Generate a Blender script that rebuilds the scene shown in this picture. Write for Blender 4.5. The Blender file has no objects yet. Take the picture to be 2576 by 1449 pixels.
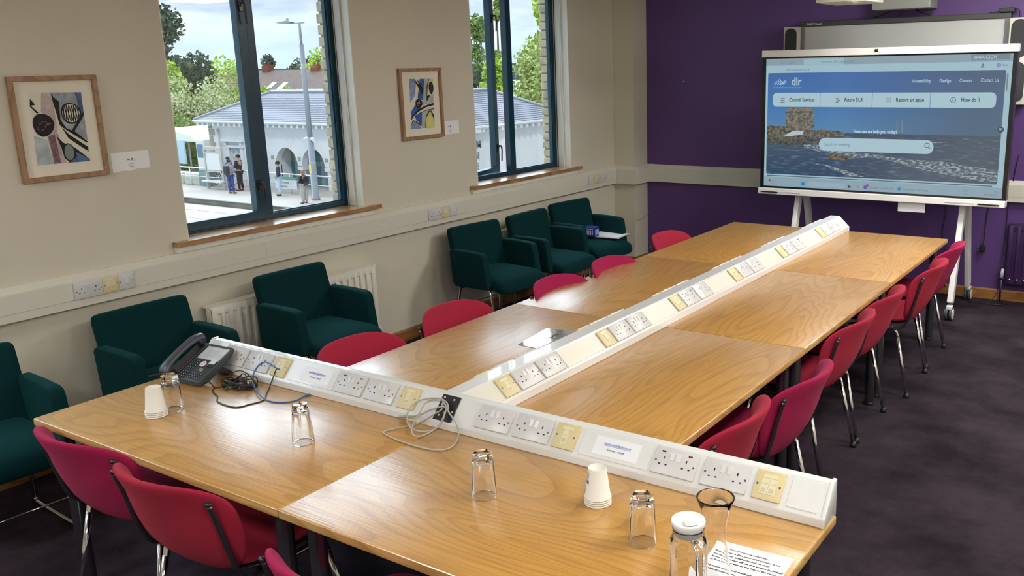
import bpy, bmesh, math, random
from mathutils import Vector, Matrix
random.seed(7)
S = bpy.context.scene
COL = S.collection
EXPOSURE = 0.5
SKY = 0.78
LOBE = 5.6
SUN = 1.0
SCR = .60
FILL_STRENGTH = 31.0
FILL_PANELS = [(3.4, 4.8), (4.4, 5.0), (4.9, 3.4), (4.9, 1.4), (4.9, -.8), (1.2, -1.8), (3.2, -2.6)]
# ---------------------------------------------------------------- camera
W_PX, H_PX, F_PX, CX, CY = 2576, 1449, 2271.15, 1489.08, 700.58
cam_d = bpy.data.cameras.new('camera'); cam = bpy.data.objects.new('camera', cam_d); COL.objects.link(cam)
cam.location = (4.7277676, -1.51890384, 1.989099)
_r = Vector((0.83902323, 0.54362632, -0.02259305)); _u = Vector((-0.10762723, 0.2065271, 0.97250344)); _f = Vector((-0.53334454, 0.81352135, -0.23179003))
_m = Matrix(((_r.x, _u.x, -_f.x), (_r.y, _u.y, -_f.y), (_r.z, _u.z, -_f.z)))
cam.rotation_euler = _m.to_euler()
cam_d.sensor_fit = 'HORIZONTAL'; cam_d.sensor_width = 36.0; cam_d.lens = F_PX * 36.0 / W_PX
cam_d.shift_x = -(CX - W_PX / 2) / W_PX; cam_d.shift_y = (CY - H_PX / 2) / W_PX
cam_d.clip_start = .05; cam_d.clip_end = 600
S.camera = cam
# ---------------------------------------------------------------- exposure
S.view_settings.view_transform = 'Standard'; S.view_settings.look = 'None'
S.view_settings.gamma = 1.0; S.view_settings.use_curve_mapping = False
S.view_settings.exposure = EXPOSURE
# ---------------------------------------------------------------- world: bright broken cloud
w = bpy.data.worlds.new('sky'); S.world = w; w.use_nodes = True
nt = w.node_tree; nt.nodes.clear()
def N(t, **k):
    n = nt.nodes.new(t)
    for a, b in k.items(): setattr(n, a, b)
    return n
out = N('ShaderNodeOutputWorld'); bg = N('ShaderNodeBackground'); tc = N('ShaderNodeTexCoord')
mp = N('ShaderNodeMapping'); mp.inputs['Scale'].default_value = (2.2, 2.2, 9)
no = N('ShaderNodeTexNoise'); no.inputs['Scale'].default_value = 3.4; no.inputs['Detail'].default_value = 6; no.inputs['Roughness'].default_value = .5
cr = N('ShaderNodeValToRGB')
cr.color_ramp.elements[0].position = .40; cr.color_ramp.elements[0].color = (.58, .70, .92, 1)
cr.color_ramp.elements[1].position = .60; cr.color_ramp.elements[1].color = (1.0, 1.12, 1.18, 1)
sx = N('ShaderNodeSeparateXYZ'); hz = N('ShaderNodeMapRange'); hz.inputs['From Min'].default_value = 0.0; hz.inputs['From Max'].default_value = .06
mx = N('ShaderNodeMixRGB'); mx.inputs['Color1'].default_value = (.78, .98, 1.08, 1)
lo = N('ShaderNodeMapRange'); lo.inputs['From Min'].default_value = -.06; lo.inputs['From Max'].default_value = 0.0
mg = N('ShaderNodeMixRGB'); mg.inputs['Color1'].default_value = (.20, .20, .19, 1)
L = nt.links.new
L(tc.outputs['Generated'], mp.inputs['Vector']); L(mp.outputs[0], no.inputs['Vector']); L(no.outputs['Fac'], cr.inputs[0])
L(tc.outputs['Generated'], sx.inputs[0]); L(sx.outputs['Z'], hz.inputs['Value']); L(hz.outputs[0], mx.inputs['Fac']); L(cr.outputs[0], mx.inputs['Color2'])
L(sx.outputs['Z'], lo.inputs['Value']); L(lo.outputs[0], mg.inputs['Fac']); L(mx.outputs[0], mg.inputs['Color2'])
L(mg.outputs[0], bg.inputs['Color'])
# unseen bright lobe added high in the west sky for window light and glare
dt = N('ShaderNodeVectorMath'); dt.operation = 'DOT_PRODUCT'; dt.inputs[1].default_value = Vector((-.74, .36, .57)).normalized()
lb = N('ShaderNodeMapRange'); lb.interpolation_type = 'SMOOTHSTEP'; lb.inputs['From Min'].default_value = .45; lb.inputs['From Max'].default_value = .95
ev = N('ShaderNodeMapRange'); ev.interpolation_type = 'SMOOTHSTEP'; ev.inputs['From Min'].default_value = .11; ev.inputs['From Max'].default_value = .32; ev.inputs['To Max'].default_value = LOBE*SKY
mm = N('ShaderNodeMath'); mm.operation = 'MULTIPLY_ADD'; mm.inputs[2].default_value = SKY
L(tc.outputs['Generated'], dt.inputs[0]); L(dt.outputs['Value'], lb.inputs['Value']); L(sx.outputs['Z'], ev.inputs['Value'])
L(lb.outputs[0], mm.inputs[0]); L(ev.outputs[0], mm.inputs[1]); L(mm.outputs[0], bg.inputs['Strength'])
L(bg.outputs[0], out.inputs['Surface'])
# ---------------------------------------------------------------- sun behind thin cloud, on the far side of this building
sd = bpy.data.lights.new('sun', 'SUN'); sun = bpy.data.objects.new('sun', sd); COL.objects.link(sun)
sd.energy = SUN; sd.angle = math.radians(6); sd.color = (1.0, .96, .9)
sun.location = (20, -20, 25); sun.rotation_euler = Vector((.62, -.52, .72)).to_track_quat('Z', 'Y').to_euler()

# ================================================================ helpers
class MB:
    """collects shapes into one mesh"""
    def __init__(s): s.bm = bmesh.new(); s.sm = False
    def box(s, x0, x1, y0, y1, z0, z1, mi=0):
        v = [s.bm.verts.new(p) for p in ((x0,y0,z0),(x1,y0,z0),(x1,y1,z0),(x0,y1,z0),(x0,y0,z1),(x1,y0,z1),(x1,y1,z1),(x0,y1,z1))]
        for q in ((0,3,2,1),(4,5,6,7),(0,1,5,4),(1,2,6,5),(2,3,7,6),(3,0,4,7)):
            f = s.bm.faces.new([v[i] for i in q]); f.material_index = mi
        return v
    def rbox(s, x0, x1, y0, y1, z0, z1, b=.004, seg=2, mi=0):
        t = MB(); t.box(x0, x1, y0, y1, z0, z1, mi)
        bmesh.ops.bevel(t.bm, geom=t.bm.edges[:], offset=b, segments=seg, affect='EDGES', profile=.5)
        for f in t.bm.faces: f.material_index = mi
        s.merge(t); return s
    def merge(s, t, mat=None):
        if mat is not None: bmesh.ops.transform(t.bm, matrix=mat, verts=t.bm.verts)
        m = bpy.data.meshes.new('t'); t.bm.to_mesh(m); s.bm.from_mesh(m); bpy.data.meshes.remove(m); t.bm.free()
        return s
    def prism(s, poly, axis, a, b, bev=0, seg=2, mi=0):
        """poly in the two other axes (cyclic order), extruded along axis from a to b"""
        t = MB()
        def P(p, c): return {'x': (c, p[0], p[1]), 'y': (p[0], c, p[1]), 'z': (p[0], p[1], c)}[axis]
        A = [t.bm.verts.new(P(p, a)) for p in poly]; B = [t.bm.verts.new(P(p, b)) for p in poly]
        n = len(poly); t.bm.faces.new(A); t.bm.faces.new(B[::-1])
        for i in range(n): t.bm.faces.new((A[i], B[i], B[(i+1) % n], A[(i+1) % n]))
        bmesh.ops.recalc_face_normals(t.bm, faces=t.bm.faces[:])
        if bev: bmesh.ops.bevel(t.bm, geom=t.bm.edges[:], offset=bev, segments=seg, affect='EDGES', profile=.5)
        for f in t.bm.faces: f.material_index = mi
        s.merge(t); return s
    def tube(s, pts, r, n=10, closed=False, mi=0, flat=None, cap=True):
        pts = [Vector(p) for p in pts]; m = len(pts); rings = []; up = None
        for i, p in enumerate(pts):
            if closed: d = pts[(i+1) % m] - pts[i-1]
            else: d = pts[min(i+1, m-1)] - pts[max(i-1, 0)]
            d.normalize()
            if up is None:
                up = Vector((0,0,1)) if abs(d.z) < .9 else Vector((0,1,0))
            a = d.cross(up)
            if a.length < 1e-6: a = d.orthogonal()
            a.normalize(); b = a.cross(d).normalized(); up = b
            rr = r[i] if isinstance(r, (list, tuple)) else r
            f1, f2 = flat or (1, 1)
            rings.append([s.bm.verts.new(p + a*math.cos(t)*rr*f1 + b*math.sin(t)*rr*f2) for t in [2*math.pi*k/n for k in range(n)]])
        R = list(zip(rings, rings[1:])) + ([(rings[-1], rings[0])] if closed else [])
        for A, B in R:
            for k in range(n):
                f = s.bm.faces.new((A[k], A[(k+1) % n], B[(k+1) % n], B[k])); f.material_index = mi; f.smooth = True
        if not closed and cap:
            f = s.bm.faces.new(rings[0][::-1]); f.material_index = mi; f = s.bm.faces.new(rings[-1]); f.material_index = mi
        return s
    def lathe(s, prof, c=(0,0,0), n=32, mi=0, smooth=True, close=False):
        """prof: (radius, z) list"""
        rings = []
        for r, z in prof:
            if r < 1e-6: rings.append([s.bm.verts.new((c[0], c[1], c[2]+z))])
            else: rings.append([s.bm.verts.new((c[0]+r*math.cos(2*math.pi*k/n), c[1]+r*math.sin(2*math.pi*k/n), c[2]+z)) for k in range(n)])
        pr = list(zip(rings, rings[1:])) + ([(rings[-1], rings[0])] if close else [])
        for A, B in pr:
            for k in range(n):
                k2 = (k+1) % n
                if len(A) == 1 and len(B) == 1: continue
                if len(A) == 1: q = (A[0], B[k2], B[k])
                elif len(B) == 1: q = (A[k], A[k2], B[0])
                else: q = (A[k], A[k2], B[k2], B[k])
                f = s.bm.faces.new(q); f.smooth = smooth; f.material_index = mi
        return s
    def ball(s, c, r, mi=0, seg=12):
        rx, ry, rz = r if isinstance(r, (tuple, list)) else (r, r, r)
        g = bmesh.ops.create_uvsphere(s.bm, u_segments=seg, v_segments=max(6, seg//2+2), radius=1, matrix=Matrix.Translation(c) @ Matrix.Diagonal((rx, ry, rz, 1)))
        for v in g['verts']:
            for f in v.link_faces: f.smooth = True; f.material_index = mi
        return s
    def cyl(s, p0, p1, r, n=16, mi=0): return s.tube([p0, p1], r, n, mi=mi)
    def poly(s, pts, mi=0):
        f = s.bm.faces.new([s.bm.verts.new(p) for p in pts]); f.material_index = mi; return s
    def build(s, name, mats, parent=None, smooth=False, loc=None):
        if not isinstance(mats, (list, tuple)): mats = [mats]
        bmesh.ops.recalc_face_normals(s.bm, faces=s.bm.faces[:])
        me = bpy.data.meshes.new(name); s.bm.to_mesh(me); s.bm.free()
        for m in mats: me.materials.append(m)
        if smooth:
            me.shade_smooth()
        o = bpy.data.objects.new(name, me); COL.objects.link(o)
        if parent is not None: o.parent = parent
        if loc: o.location = loc
        return o
def soft(o, ang=35):
    """smooth shading with sharp edges above the angle"""
    me = o.data; me.shade_smooth()
    b = bmesh.new(); b.from_mesh(me); lim = math.radians(ang)
    for e in b.edges:
        if len(e.link_faces) == 2 and e.calc_face_angle(0) > lim: e.smooth = False
    b.to_mesh(me); b.free(); return o
def tag(o, label=None, cat=None, group=None, kind=None):
    if label: o['label'] = label
    if cat: o['category'] = cat
    if group: o['group'] = group
    if kind: o['kind'] = kind
    return o
def empty(name, loc=(0,0,0), rz=0, **k):
    o = bpy.data.objects.new(name, None); COL.objects.link(o); o.location = loc; o.rotation_euler = (0, 0, rz)
    o.empty_display_size = .05
    return tag(o, **k)
def copy_tree(o, parent=None):
    c = o.copy(); COL.objects.link(c)
    if parent is not None: c.parent = parent
    for ch in list(o.children): copy_tree(ch, c)
    return c
def pad(outline, thick, deform, nt=48, rings=(0,.3,.55,.75,.88,.95,.985,1), back=1.0, k=6):
    """soft cushion: outline(t)->(a,b); deform(a,b,h)->xyz; h runs from +thick/2 to -thick/2*back"""
    m = MB(); sides = []
    for sg in (1, -back):
        prev = None; ring0 = None
        for r in rings:
            h = sg * thick/2 * (max(0, 1 - r**k))**.5
            if r == 0: cur = [m.bm.verts.new(deform(0, 0, h))]
            elif r == 1 and sides: cur = sides[0]
            else:
                cur = []
                for i in range(nt):
                    a, b = outline(2*math.pi*i/nt); cur.append(m.bm.verts.new(deform(a*r, b*r, h)))
            if prev is not None:
                for i in range(nt):
                    j = (i+1) % nt
                    q = (prev[0], cur[i], cur[j]) if len(prev) == 1 else (prev[i], cur[i], cur[j], prev[j])
                    f = m.bm.faces.new(q if sg > 0 else q[::-1]); f.smooth = True
            prev = cur
        if not sides: sides.append(prev)
    return m
def sup(t, a, b, n=4):
    c, s_ = math.cos(t), math.sin(t)
    return (a*math.copysign(abs(c)**(2/n), c), b*math.copysign(abs(s_)**(2/n), s_))
def curve_pts(pts, sub=6):
    """Catmull-Rom through the points"""
    P = [Vector(p) for p in pts]; o = []
    for i in range(len(P)-1):
        a, b, c, d = P[max(i-1,0)], P[i], P[i+1], P[min(i+2, len(P)-1)]
        for k in range(sub):
            t = k/sub
            o.append(.5*((2*b) + (c-a)*t + (2*a-5*b+4*c-d)*t*t + (-a+3*b-3*c+d)*t**3))
    o.append(P[-1]); return o
_fc = {}
def text(body, size, mat, parent, M, name='lettering', width=None, bold=0.0, ext=.0004, align='LEFT', shear=0):
    """lettering as mesh; M maps text plane (x right, y up, z out) to world/parent"""
    cu = bpy.data.curves.new('txt', 'FONT'); cu.body = body; cu.size = size; cu.extrude = ext; cu.offset = bold; cu.align_x = align; cu.shear = shear
    cu.resolution_u = 2
    o = bpy.data.objects.new('txt', cu); COL.objects.link(o)
    dg = bpy.context.evaluated_depsgraph_get(); dg.update()
    me = bpy.data.meshes.new_from_object(o.evaluated_get(dg)); bpy.data.objects.remove(o); bpy.data.curves.remove(cu)
    if width and len(me.vertices):
        xs = [v.co.x for v in me.vertices]; k = width / max(1e-6, max(xs)-min(xs)); x0 = min(xs)
        for v in me.vertices: v.co.x = (v.co.x - x0)*k
    me.transform(M); me.materials.clear(); me.materials.append(mat); me.name = name
    r = bpy.data.objects.new(name, me); COL.objects.link(r)
    if parent is not None: r.parent = parent
    return r
# ================================================================ materials
_M = {}
def mat(name, col=(.5,.5,.5), rough=.5, metal=0, **k):
    if name in _M: return _M[name]
    m = bpy.data.materials.new(name); m.use_nodes = True; _M[name] = m
    b = m.node_tree.nodes['Principled BSDF']
    b.inputs['Base Color'].default_value = (*col, 1); b.inputs['Roughness'].default_value = rough; b.inputs['Metallic'].default_value = metal
    for a, v in k.items():
        if a == 'noise' or a == 'bump' or a == 'emit': continue
        b.inputs[a.replace('_', ' ')].default_value = v
    if 'emit' in k:
        b.inputs['Emission Color'].default_value = (*col, 1); b.inputs['Emission Strength'].default_value = k['emit']
    if 'noise' in k or 'bump' in k:
        T = m.node_tree; L = T.links.new; tc = T.nodes.new('ShaderNodeTexCoord'); nz = T.nodes.new('ShaderNodeTexNoise')
        sc, amp = k.get('noise', (40, 0)); nz.inputs['Scale'].default_value = sc; nz.inputs['Detail'].default_value = 4
        L(tc.outputs['Object'], nz.inputs['Vector'])
        if amp:
            mr = T.nodes.new('ShaderNodeMapRange'); mr.inputs['To Min'].default_value = 1-amp; mr.inputs['To Max'].default_value = 1+amp
            mr.inputs['From Min'].default_value = .3; mr.inputs['From Max'].default_value = .7
            vm = T.nodes.new('ShaderNodeVectorMath'); vm.operation = 'SCALE'; vm.inputs[0].default_value = col
            L(nz.outputs['Fac'], mr.inputs['Value']); L(mr.outputs[0], vm.inputs['Scale']); L(vm.outputs[0], b.inputs['Base Color'])
        if 'bump' in k:
            bs, bd = k['bump']; n2 = T.nodes.new('ShaderNodeTexNoise'); n2.inputs['Scale'].default_value = bs; n2.inputs['Detail'].default_value = 3
            L(tc.outputs['Object'], n2.inputs['Vector'])
            bp = T.nodes.new('ShaderNodeBump'); bp.inputs['Strength'].default_value = bd; bp.inputs['Distance'].default_value = .002
            L(n2.outputs['Fac'], bp.inputs['Height']); L(bp.outputs[0], b.inputs['Normal'])
    return m
def wood(name, c1, c2, rough=.3, axis='x', scale=1.0, coat=0.3, bump=.25):
    m = bpy.data.materials.new(name); m.use_nodes = True; T = m.node_tree; b = T.nodes['Principled BSDF']; L = T.links.new
    tc = T.nodes.new('ShaderNodeTexCoord'); oi = T.nodes.new('ShaderNodeObjectInfo')
    mul = T.nodes.new('ShaderNodeMath'); mul.operation = 'MULTIPLY'; mul.inputs[1].default_value = 37.0
    L(oi.outputs['Random'], mul.inputs[0])
    add = T.nodes.new('ShaderNodeVectorMath'); add.operation = 'ADD'; L(tc.outputs['Object'], add.inputs[0]); L(mul.outputs[0], add.inputs[1])
    mp = T.nodes.new('ShaderNodeMapping'); L(add.outputs[0], mp.inputs['Vector'])
    mp.inputs['Scale'].default_value = {'x': (.55*scale, 2.6*scale, 2), 'y': (2.6*scale, .55*scale, 2), 'z': (2.6, 2.6, .55)}[axis]
    # contour lines of a smooth field = cathedral grain
    n0 = T.nodes.new('ShaderNodeTexNoise'); n0.inputs['Scale'].default_value = 1.1; n0.inputs['Detail'].default_value = 1.5; n0.inputs['Distortion'].default_value = .35
    L(mp.outputs[0], n0.inputs['Vector'])
    k = T.nodes.new('ShaderNodeMath'); k.operation = 'MULTIPLY'; k.inputs[1].default_value = 24; L(n0.outputs['Fac'], k.inputs[0])
    fr = T.nodes.new('ShaderNodeMath'); fr.operation = 'FRACT'; L(k.outputs[0], fr.inputs[0])
    mp2 = T.nodes.new('ShaderNodeMapping'); L(add.outputs[0], mp2.inputs['Vector'])
    mp2.inputs['Scale'].default_value = {'x': (6, 160, 60), 'y': (160, 6, 60), 'z': (160, 160, 6)}[axis]
    n1 = T.nodes.new('ShaderNodeTexNoise'); n1.inputs['Scale'].default_value = 1; n1.inputs['Detail'].default_value = 3; L(mp2.outputs[0], n1.inputs['Vector'])
    r = T.nodes.new('ShaderNodeValToRGB'); r.color_ramp.elements[0].color = (*c2, 1); r.color_ramp.elements[1].color = (*c1, 1)
    r.color_ramp.elements[0].position = 0; r.color_ramp.elements[1].position = .55
    L(fr.outputs[0], r.inputs[0])
    mr = T.nodes.new('ShaderNodeMapRange'); mr.inputs['From Min'].default_value = .35; mr.inputs['From Max'].default_value = .65; mr.inputs['To Min'].default_value = .86; mr.inputs['To Max'].default_value = 1.08
    L(n1.outputs['Fac'], mr.inputs['Value'])
    vm = T.nodes.new('ShaderNodeVectorMath'); vm.operation = 'SCALE'; L(r.outputs[0], vm.inputs[0]); L(mr.outputs[0], vm.inputs['Scale'])
    L(vm.outputs[0], b.inputs['Base Color'])
    ad = T.nodes.new('ShaderNodeMath'); ad.operation = 'ADD'; L(fr.outputs[0], ad.inputs[0]); L(n1.outputs['Fac'], ad.inputs[1])
    bp = T.nodes.new('ShaderNodeBump'); bp.inputs['Strength'].default_value = bump; bp.inputs['Distance'].default_value = .0006
    L(ad.outputs[0], bp.inputs['Height']); L(bp.outputs[0], b.inputs['Normal'])
    b.inputs['Roughness'].default_value = rough; b.inputs['Coat Weight'].default_value = coat; b.inputs['Coat Roughness'].default_value = .27; b.inputs['Coat IOR'].default_value = 1.85
    L(bp.outputs[0], b.inputs['Coat Normal'])
    _M[name] = m; return m
def emis(name, col, st=1.0):
    if name in _M: return _M[name]
    m = bpy.data.materials.new(name); m.use_nodes = True; T = m.node_tree; b = T.nodes['Principled BSDF']
    b.inputs['Base Color'].default_value = (.01, .01, .01, 1); b.inputs['Roughness'].default_value = .25
    b.inputs['Emission Color'].default_value = (*col, 1); b.inputs['Emission Strength'].default_value = st
    _M[name] = m; return m
WALLP = mat('wall_paint', (.62,.58,.48), .75, noise=(1.5,.03), bump=(220,.25))
REVEAL = mat('reveal_paint', (.74,.72,.64), .5)
PURPLE = mat('purple_paint', (.105,.048,.20), .5, noise=(.8,.10), bump=(220,.25))
CEILM = mat('ceiling_tiles', (.75,.74,.70), .9)
TRUNK = mat('cream_upvc', (.66,.64,.56), .38)
OAK = wood('oak_top', (.53,.272,.052), (.43,.202,.033), .38, 'x', coat=.85, bump=.7)
OAKE = wood('oak_edge', (.56,.34,.12), (.42,.23,.06), .4, 'x', coat=.1)
SILLW = wood('sill_wood', (.40,.21,.07), (.27,.12,.035), .2, 'y', coat=.8, bump=.1)
BASEW = wood('baseboard_wood', (.30,.13,.035), (.20,.075,.018), .4, 'y')
BASEWX = wood('baseboard_wood_far', (.36,.17,.05), (.24,.10,.025), .4, 'x')
FRAMEW = wood('picture_frame_wood', (.36,.21,.12), (.25,.135,.07), .5, 'z', coat=0)
TEAL = mat('teal_frame_paint', (.004,.042,.075), .3)
WHITEP = mat('white_plastic', (.80,.80,.80), .35)
WHITEM = mat('white_metal', (.80,.80,.78), .35)
SOCKW = mat('socket_white', (.60,.60,.61), .3); SWITW = mat('switch_white', (.68,.68,.69), .3)
CREAMP = mat('cream_plastic', (.64,.55,.30), .4)
CREAML = mat('pale_cream_plastic', (.70,.65,.46), .4)
BLACKP = mat('black_plastic', (.012,.012,.014), .4)
DARKP = mat('slot_black', (.004,.004,.004), .6)
GREYP = mat('phone_grey_plastic', (.035,.042,.055), .38)
SILVER = mat('silver_plastic', (.55,.58,.62), .35)
CHROME = mat('chrome', (.72,.72,.74), .12, 1)
GUN = mat('gunmetal_tube', (.16,.16,.18), .25, .9)
GREENF = mat('green_wool', (.001,.023,.027), .95, Specular_IOR_Level=.15, noise=(300,.15), bump=(600,.4), Sheen_Weight=.08, Sheen_Roughness=.5, Sheen_Tint=(.1,.8,.8,1))
REDF = mat('crimson_wool', (.33,.017,.042), .95, Specular_IOR_Level=.15, noise=(300,.12), bump=(600,.4), Sheen_Weight=.12, Sheen_Roughness=.5, Sheen_Tint=(1,.25,.3,1))
CHERRY = mat('cherry_wool', (.31,.011,.064), .95, Specular_IOR_Level=.15, noise=(300,.12), bump=(600,.4), Sheen_Weight=.12, Sheen_Roughness=.5, Sheen_Tint=(1,.25,.45,1))
PAPER = mat('paper_white', (.85,.85,.87), .7)
INK = mat('ink_dark', (.02,.02,.025), .8)
INKB = mat('ink_blue', (.03,.10,.45), .8)
RADW = mat('radiator_white', (.78,.76,.68), .35)
RADP = mat('radiator_purple', (.05,.022,.085), .25)
BLUEC = mat('blue_cable', (.03,.13,.42), .4)
GREYC = mat('grey_cable', (.42,.40,.35), .45)
CUP = mat('paper_cup', (.74,.72,.66), .6)
def carpet():
    m = bpy.data.materials.new('carpet'); m.use_nodes = True; T = m.node_tree; b = T.nodes['Principled BSDF']; L = T.links.new
    tc = T.nodes.new('ShaderNodeTexCoord'); a = T.nodes.new('ShaderNodeTexNoise'); a.inputs['Scale'].default_value = 2.2; a.inputs['Detail'].default_value = 5; a.inputs['Roughness'].default_value = .65
    f = T.nodes.new('ShaderNodeTexNoise'); f.inputs['Scale'].default_value = 260; f.inputs['Detail'].default_value = 2
    L(tc.outputs['Object'], a.inputs['Vector']); L(tc.outputs['Object'], f.inputs['Vector'])
    r = T.nodes.new('ShaderNodeValToRGB'); r.color_ramp.elements[0].position = .36; r.color_ramp.elements[0].color = (.014,.0105,.0155,1); r.color_ramp.elements[1].position = .66; r.color_ramp.elements[1].color = (.044,.033,.044,1)
    L(a.outputs['Fac'], r.inputs[0])
    mr = T.nodes.new('ShaderNodeMapRange'); mr.inputs['From Min'].default_value = .3; mr.inputs['From Max'].default_value = .7; mr.inputs['To Min'].default_value = .6; mr.inputs['To Max'].default_value = 1.35
    L(f.outputs['Fac'], mr.inputs['Value']); vm = T.nodes.new('ShaderNodeVectorMath'); vm.operation = 'SCALE'; L(r.outputs[0], vm.inputs[0]); L(mr.outputs[0], vm.inputs['Scale']); L(vm.outputs[0], b.inputs['Base Color'])
    bp = T.nodes.new('ShaderNodeBump'); bp.inputs['Strength'].default_value = .5; bp.inputs['Distance'].default_value = .004; L(f.outputs['Fac'], bp.inputs['Height']); L(bp.outputs[0], b.inputs['Normal'])
    b.inputs['Roughness'].default_value = 1; b.inputs['Specular IOR Level'].default_value = .1
    return m
CARPET = carpet()
def pane_mat():
    m = bpy.data.materials.new('window_glass'); m.use_nodes = True; T = m.node_tree; T.nodes.clear()
    o = T.nodes.new('ShaderNodeOutputMaterial'); mx = T.nodes.new('ShaderNodeMixShader'); tr = T.nodes.new('ShaderNodeBsdfTransparent'); gl = T.nodes.new('ShaderNodeBsdfGlossy')
    lw = T.nodes.new('ShaderNodeLayerWeight'); lw.inputs['Blend'].default_value = .5; pw = T.nodes.new('ShaderNodeMath'); pw.operation = 'POWER'; pw.inputs[1].default_value = 5; T.links.new(lw.outputs['Facing'], pw.inputs[0])
    fr = T.nodes.new('ShaderNodeMath'); fr.operation = 'MULTIPLY_ADD'; fr.inputs[1].default_value = .93; fr.inputs[2].default_value = .035; T.links.new(pw.outputs[0], fr.inputs[0]); gl.inputs['Roughness'].default_value = .01; tr.inputs['Color'].default_value = (.95,.98,.98,1)
    T.links.new(fr.outputs[0], mx.inputs[0]); T.links.new(tr.outputs[0], mx.inputs[1]); T.links.new(gl.outputs[0], mx.inputs[2]); T.links.new(mx.outputs[0], o.inputs['Surface'])
    return m
PANE = pane_mat()
def glass_mat(name='clear_glass', col=(1,1,1)):
    m = bpy.data.materials.new(name); m.use_nodes = True; b = m.node_tree.nodes['Principled BSDF']
    b.inputs['Base Color'].default_value = (*col, 1); b.inputs['Transmission Weight'].default_value = 1; b.inputs['IOR'].default_value = 1.5; b.inputs['Roughness'].default_value = .0
    return m
GLASS = glass_mat()
def brick_mat(name, c1, c2, mortar):
    m = bpy.data.materials.new(name); m.use_nodes = True; T = m.node_tree; b = T.nodes['Principled BSDF']
    tc = T.nodes.new('ShaderNodeTexCoord'); n = T.nodes.new('ShaderNodeTexNoise'); n.inputs['Scale'].default_value = 9; r = T.nodes.new('ShaderNodeValToRGB')
    r.color_ramp.elements[0].position = .4; r.color_ramp.elements[0].color = (*c1, 1); r.color_ramp.elements[1].position = .62; r.color_ramp.elements[1].color = (*c2, 1)
    T.links.new(tc.outputs['Object'], n.inputs['Vector']); T.links.new(n.outputs['Fac'], r.inputs[0]); T.links.new(r.outputs[0], b.inputs['Base Color'])
    b.inputs['Roughness'].default_value = .9; _M[name] = m; return m
BRICK = brick_mat('buff_brick', (.40,.33,.24), (.60,.50,.32), None)
MORTAR = mat('mortar', (.30,.29,.28), .95)

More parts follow.
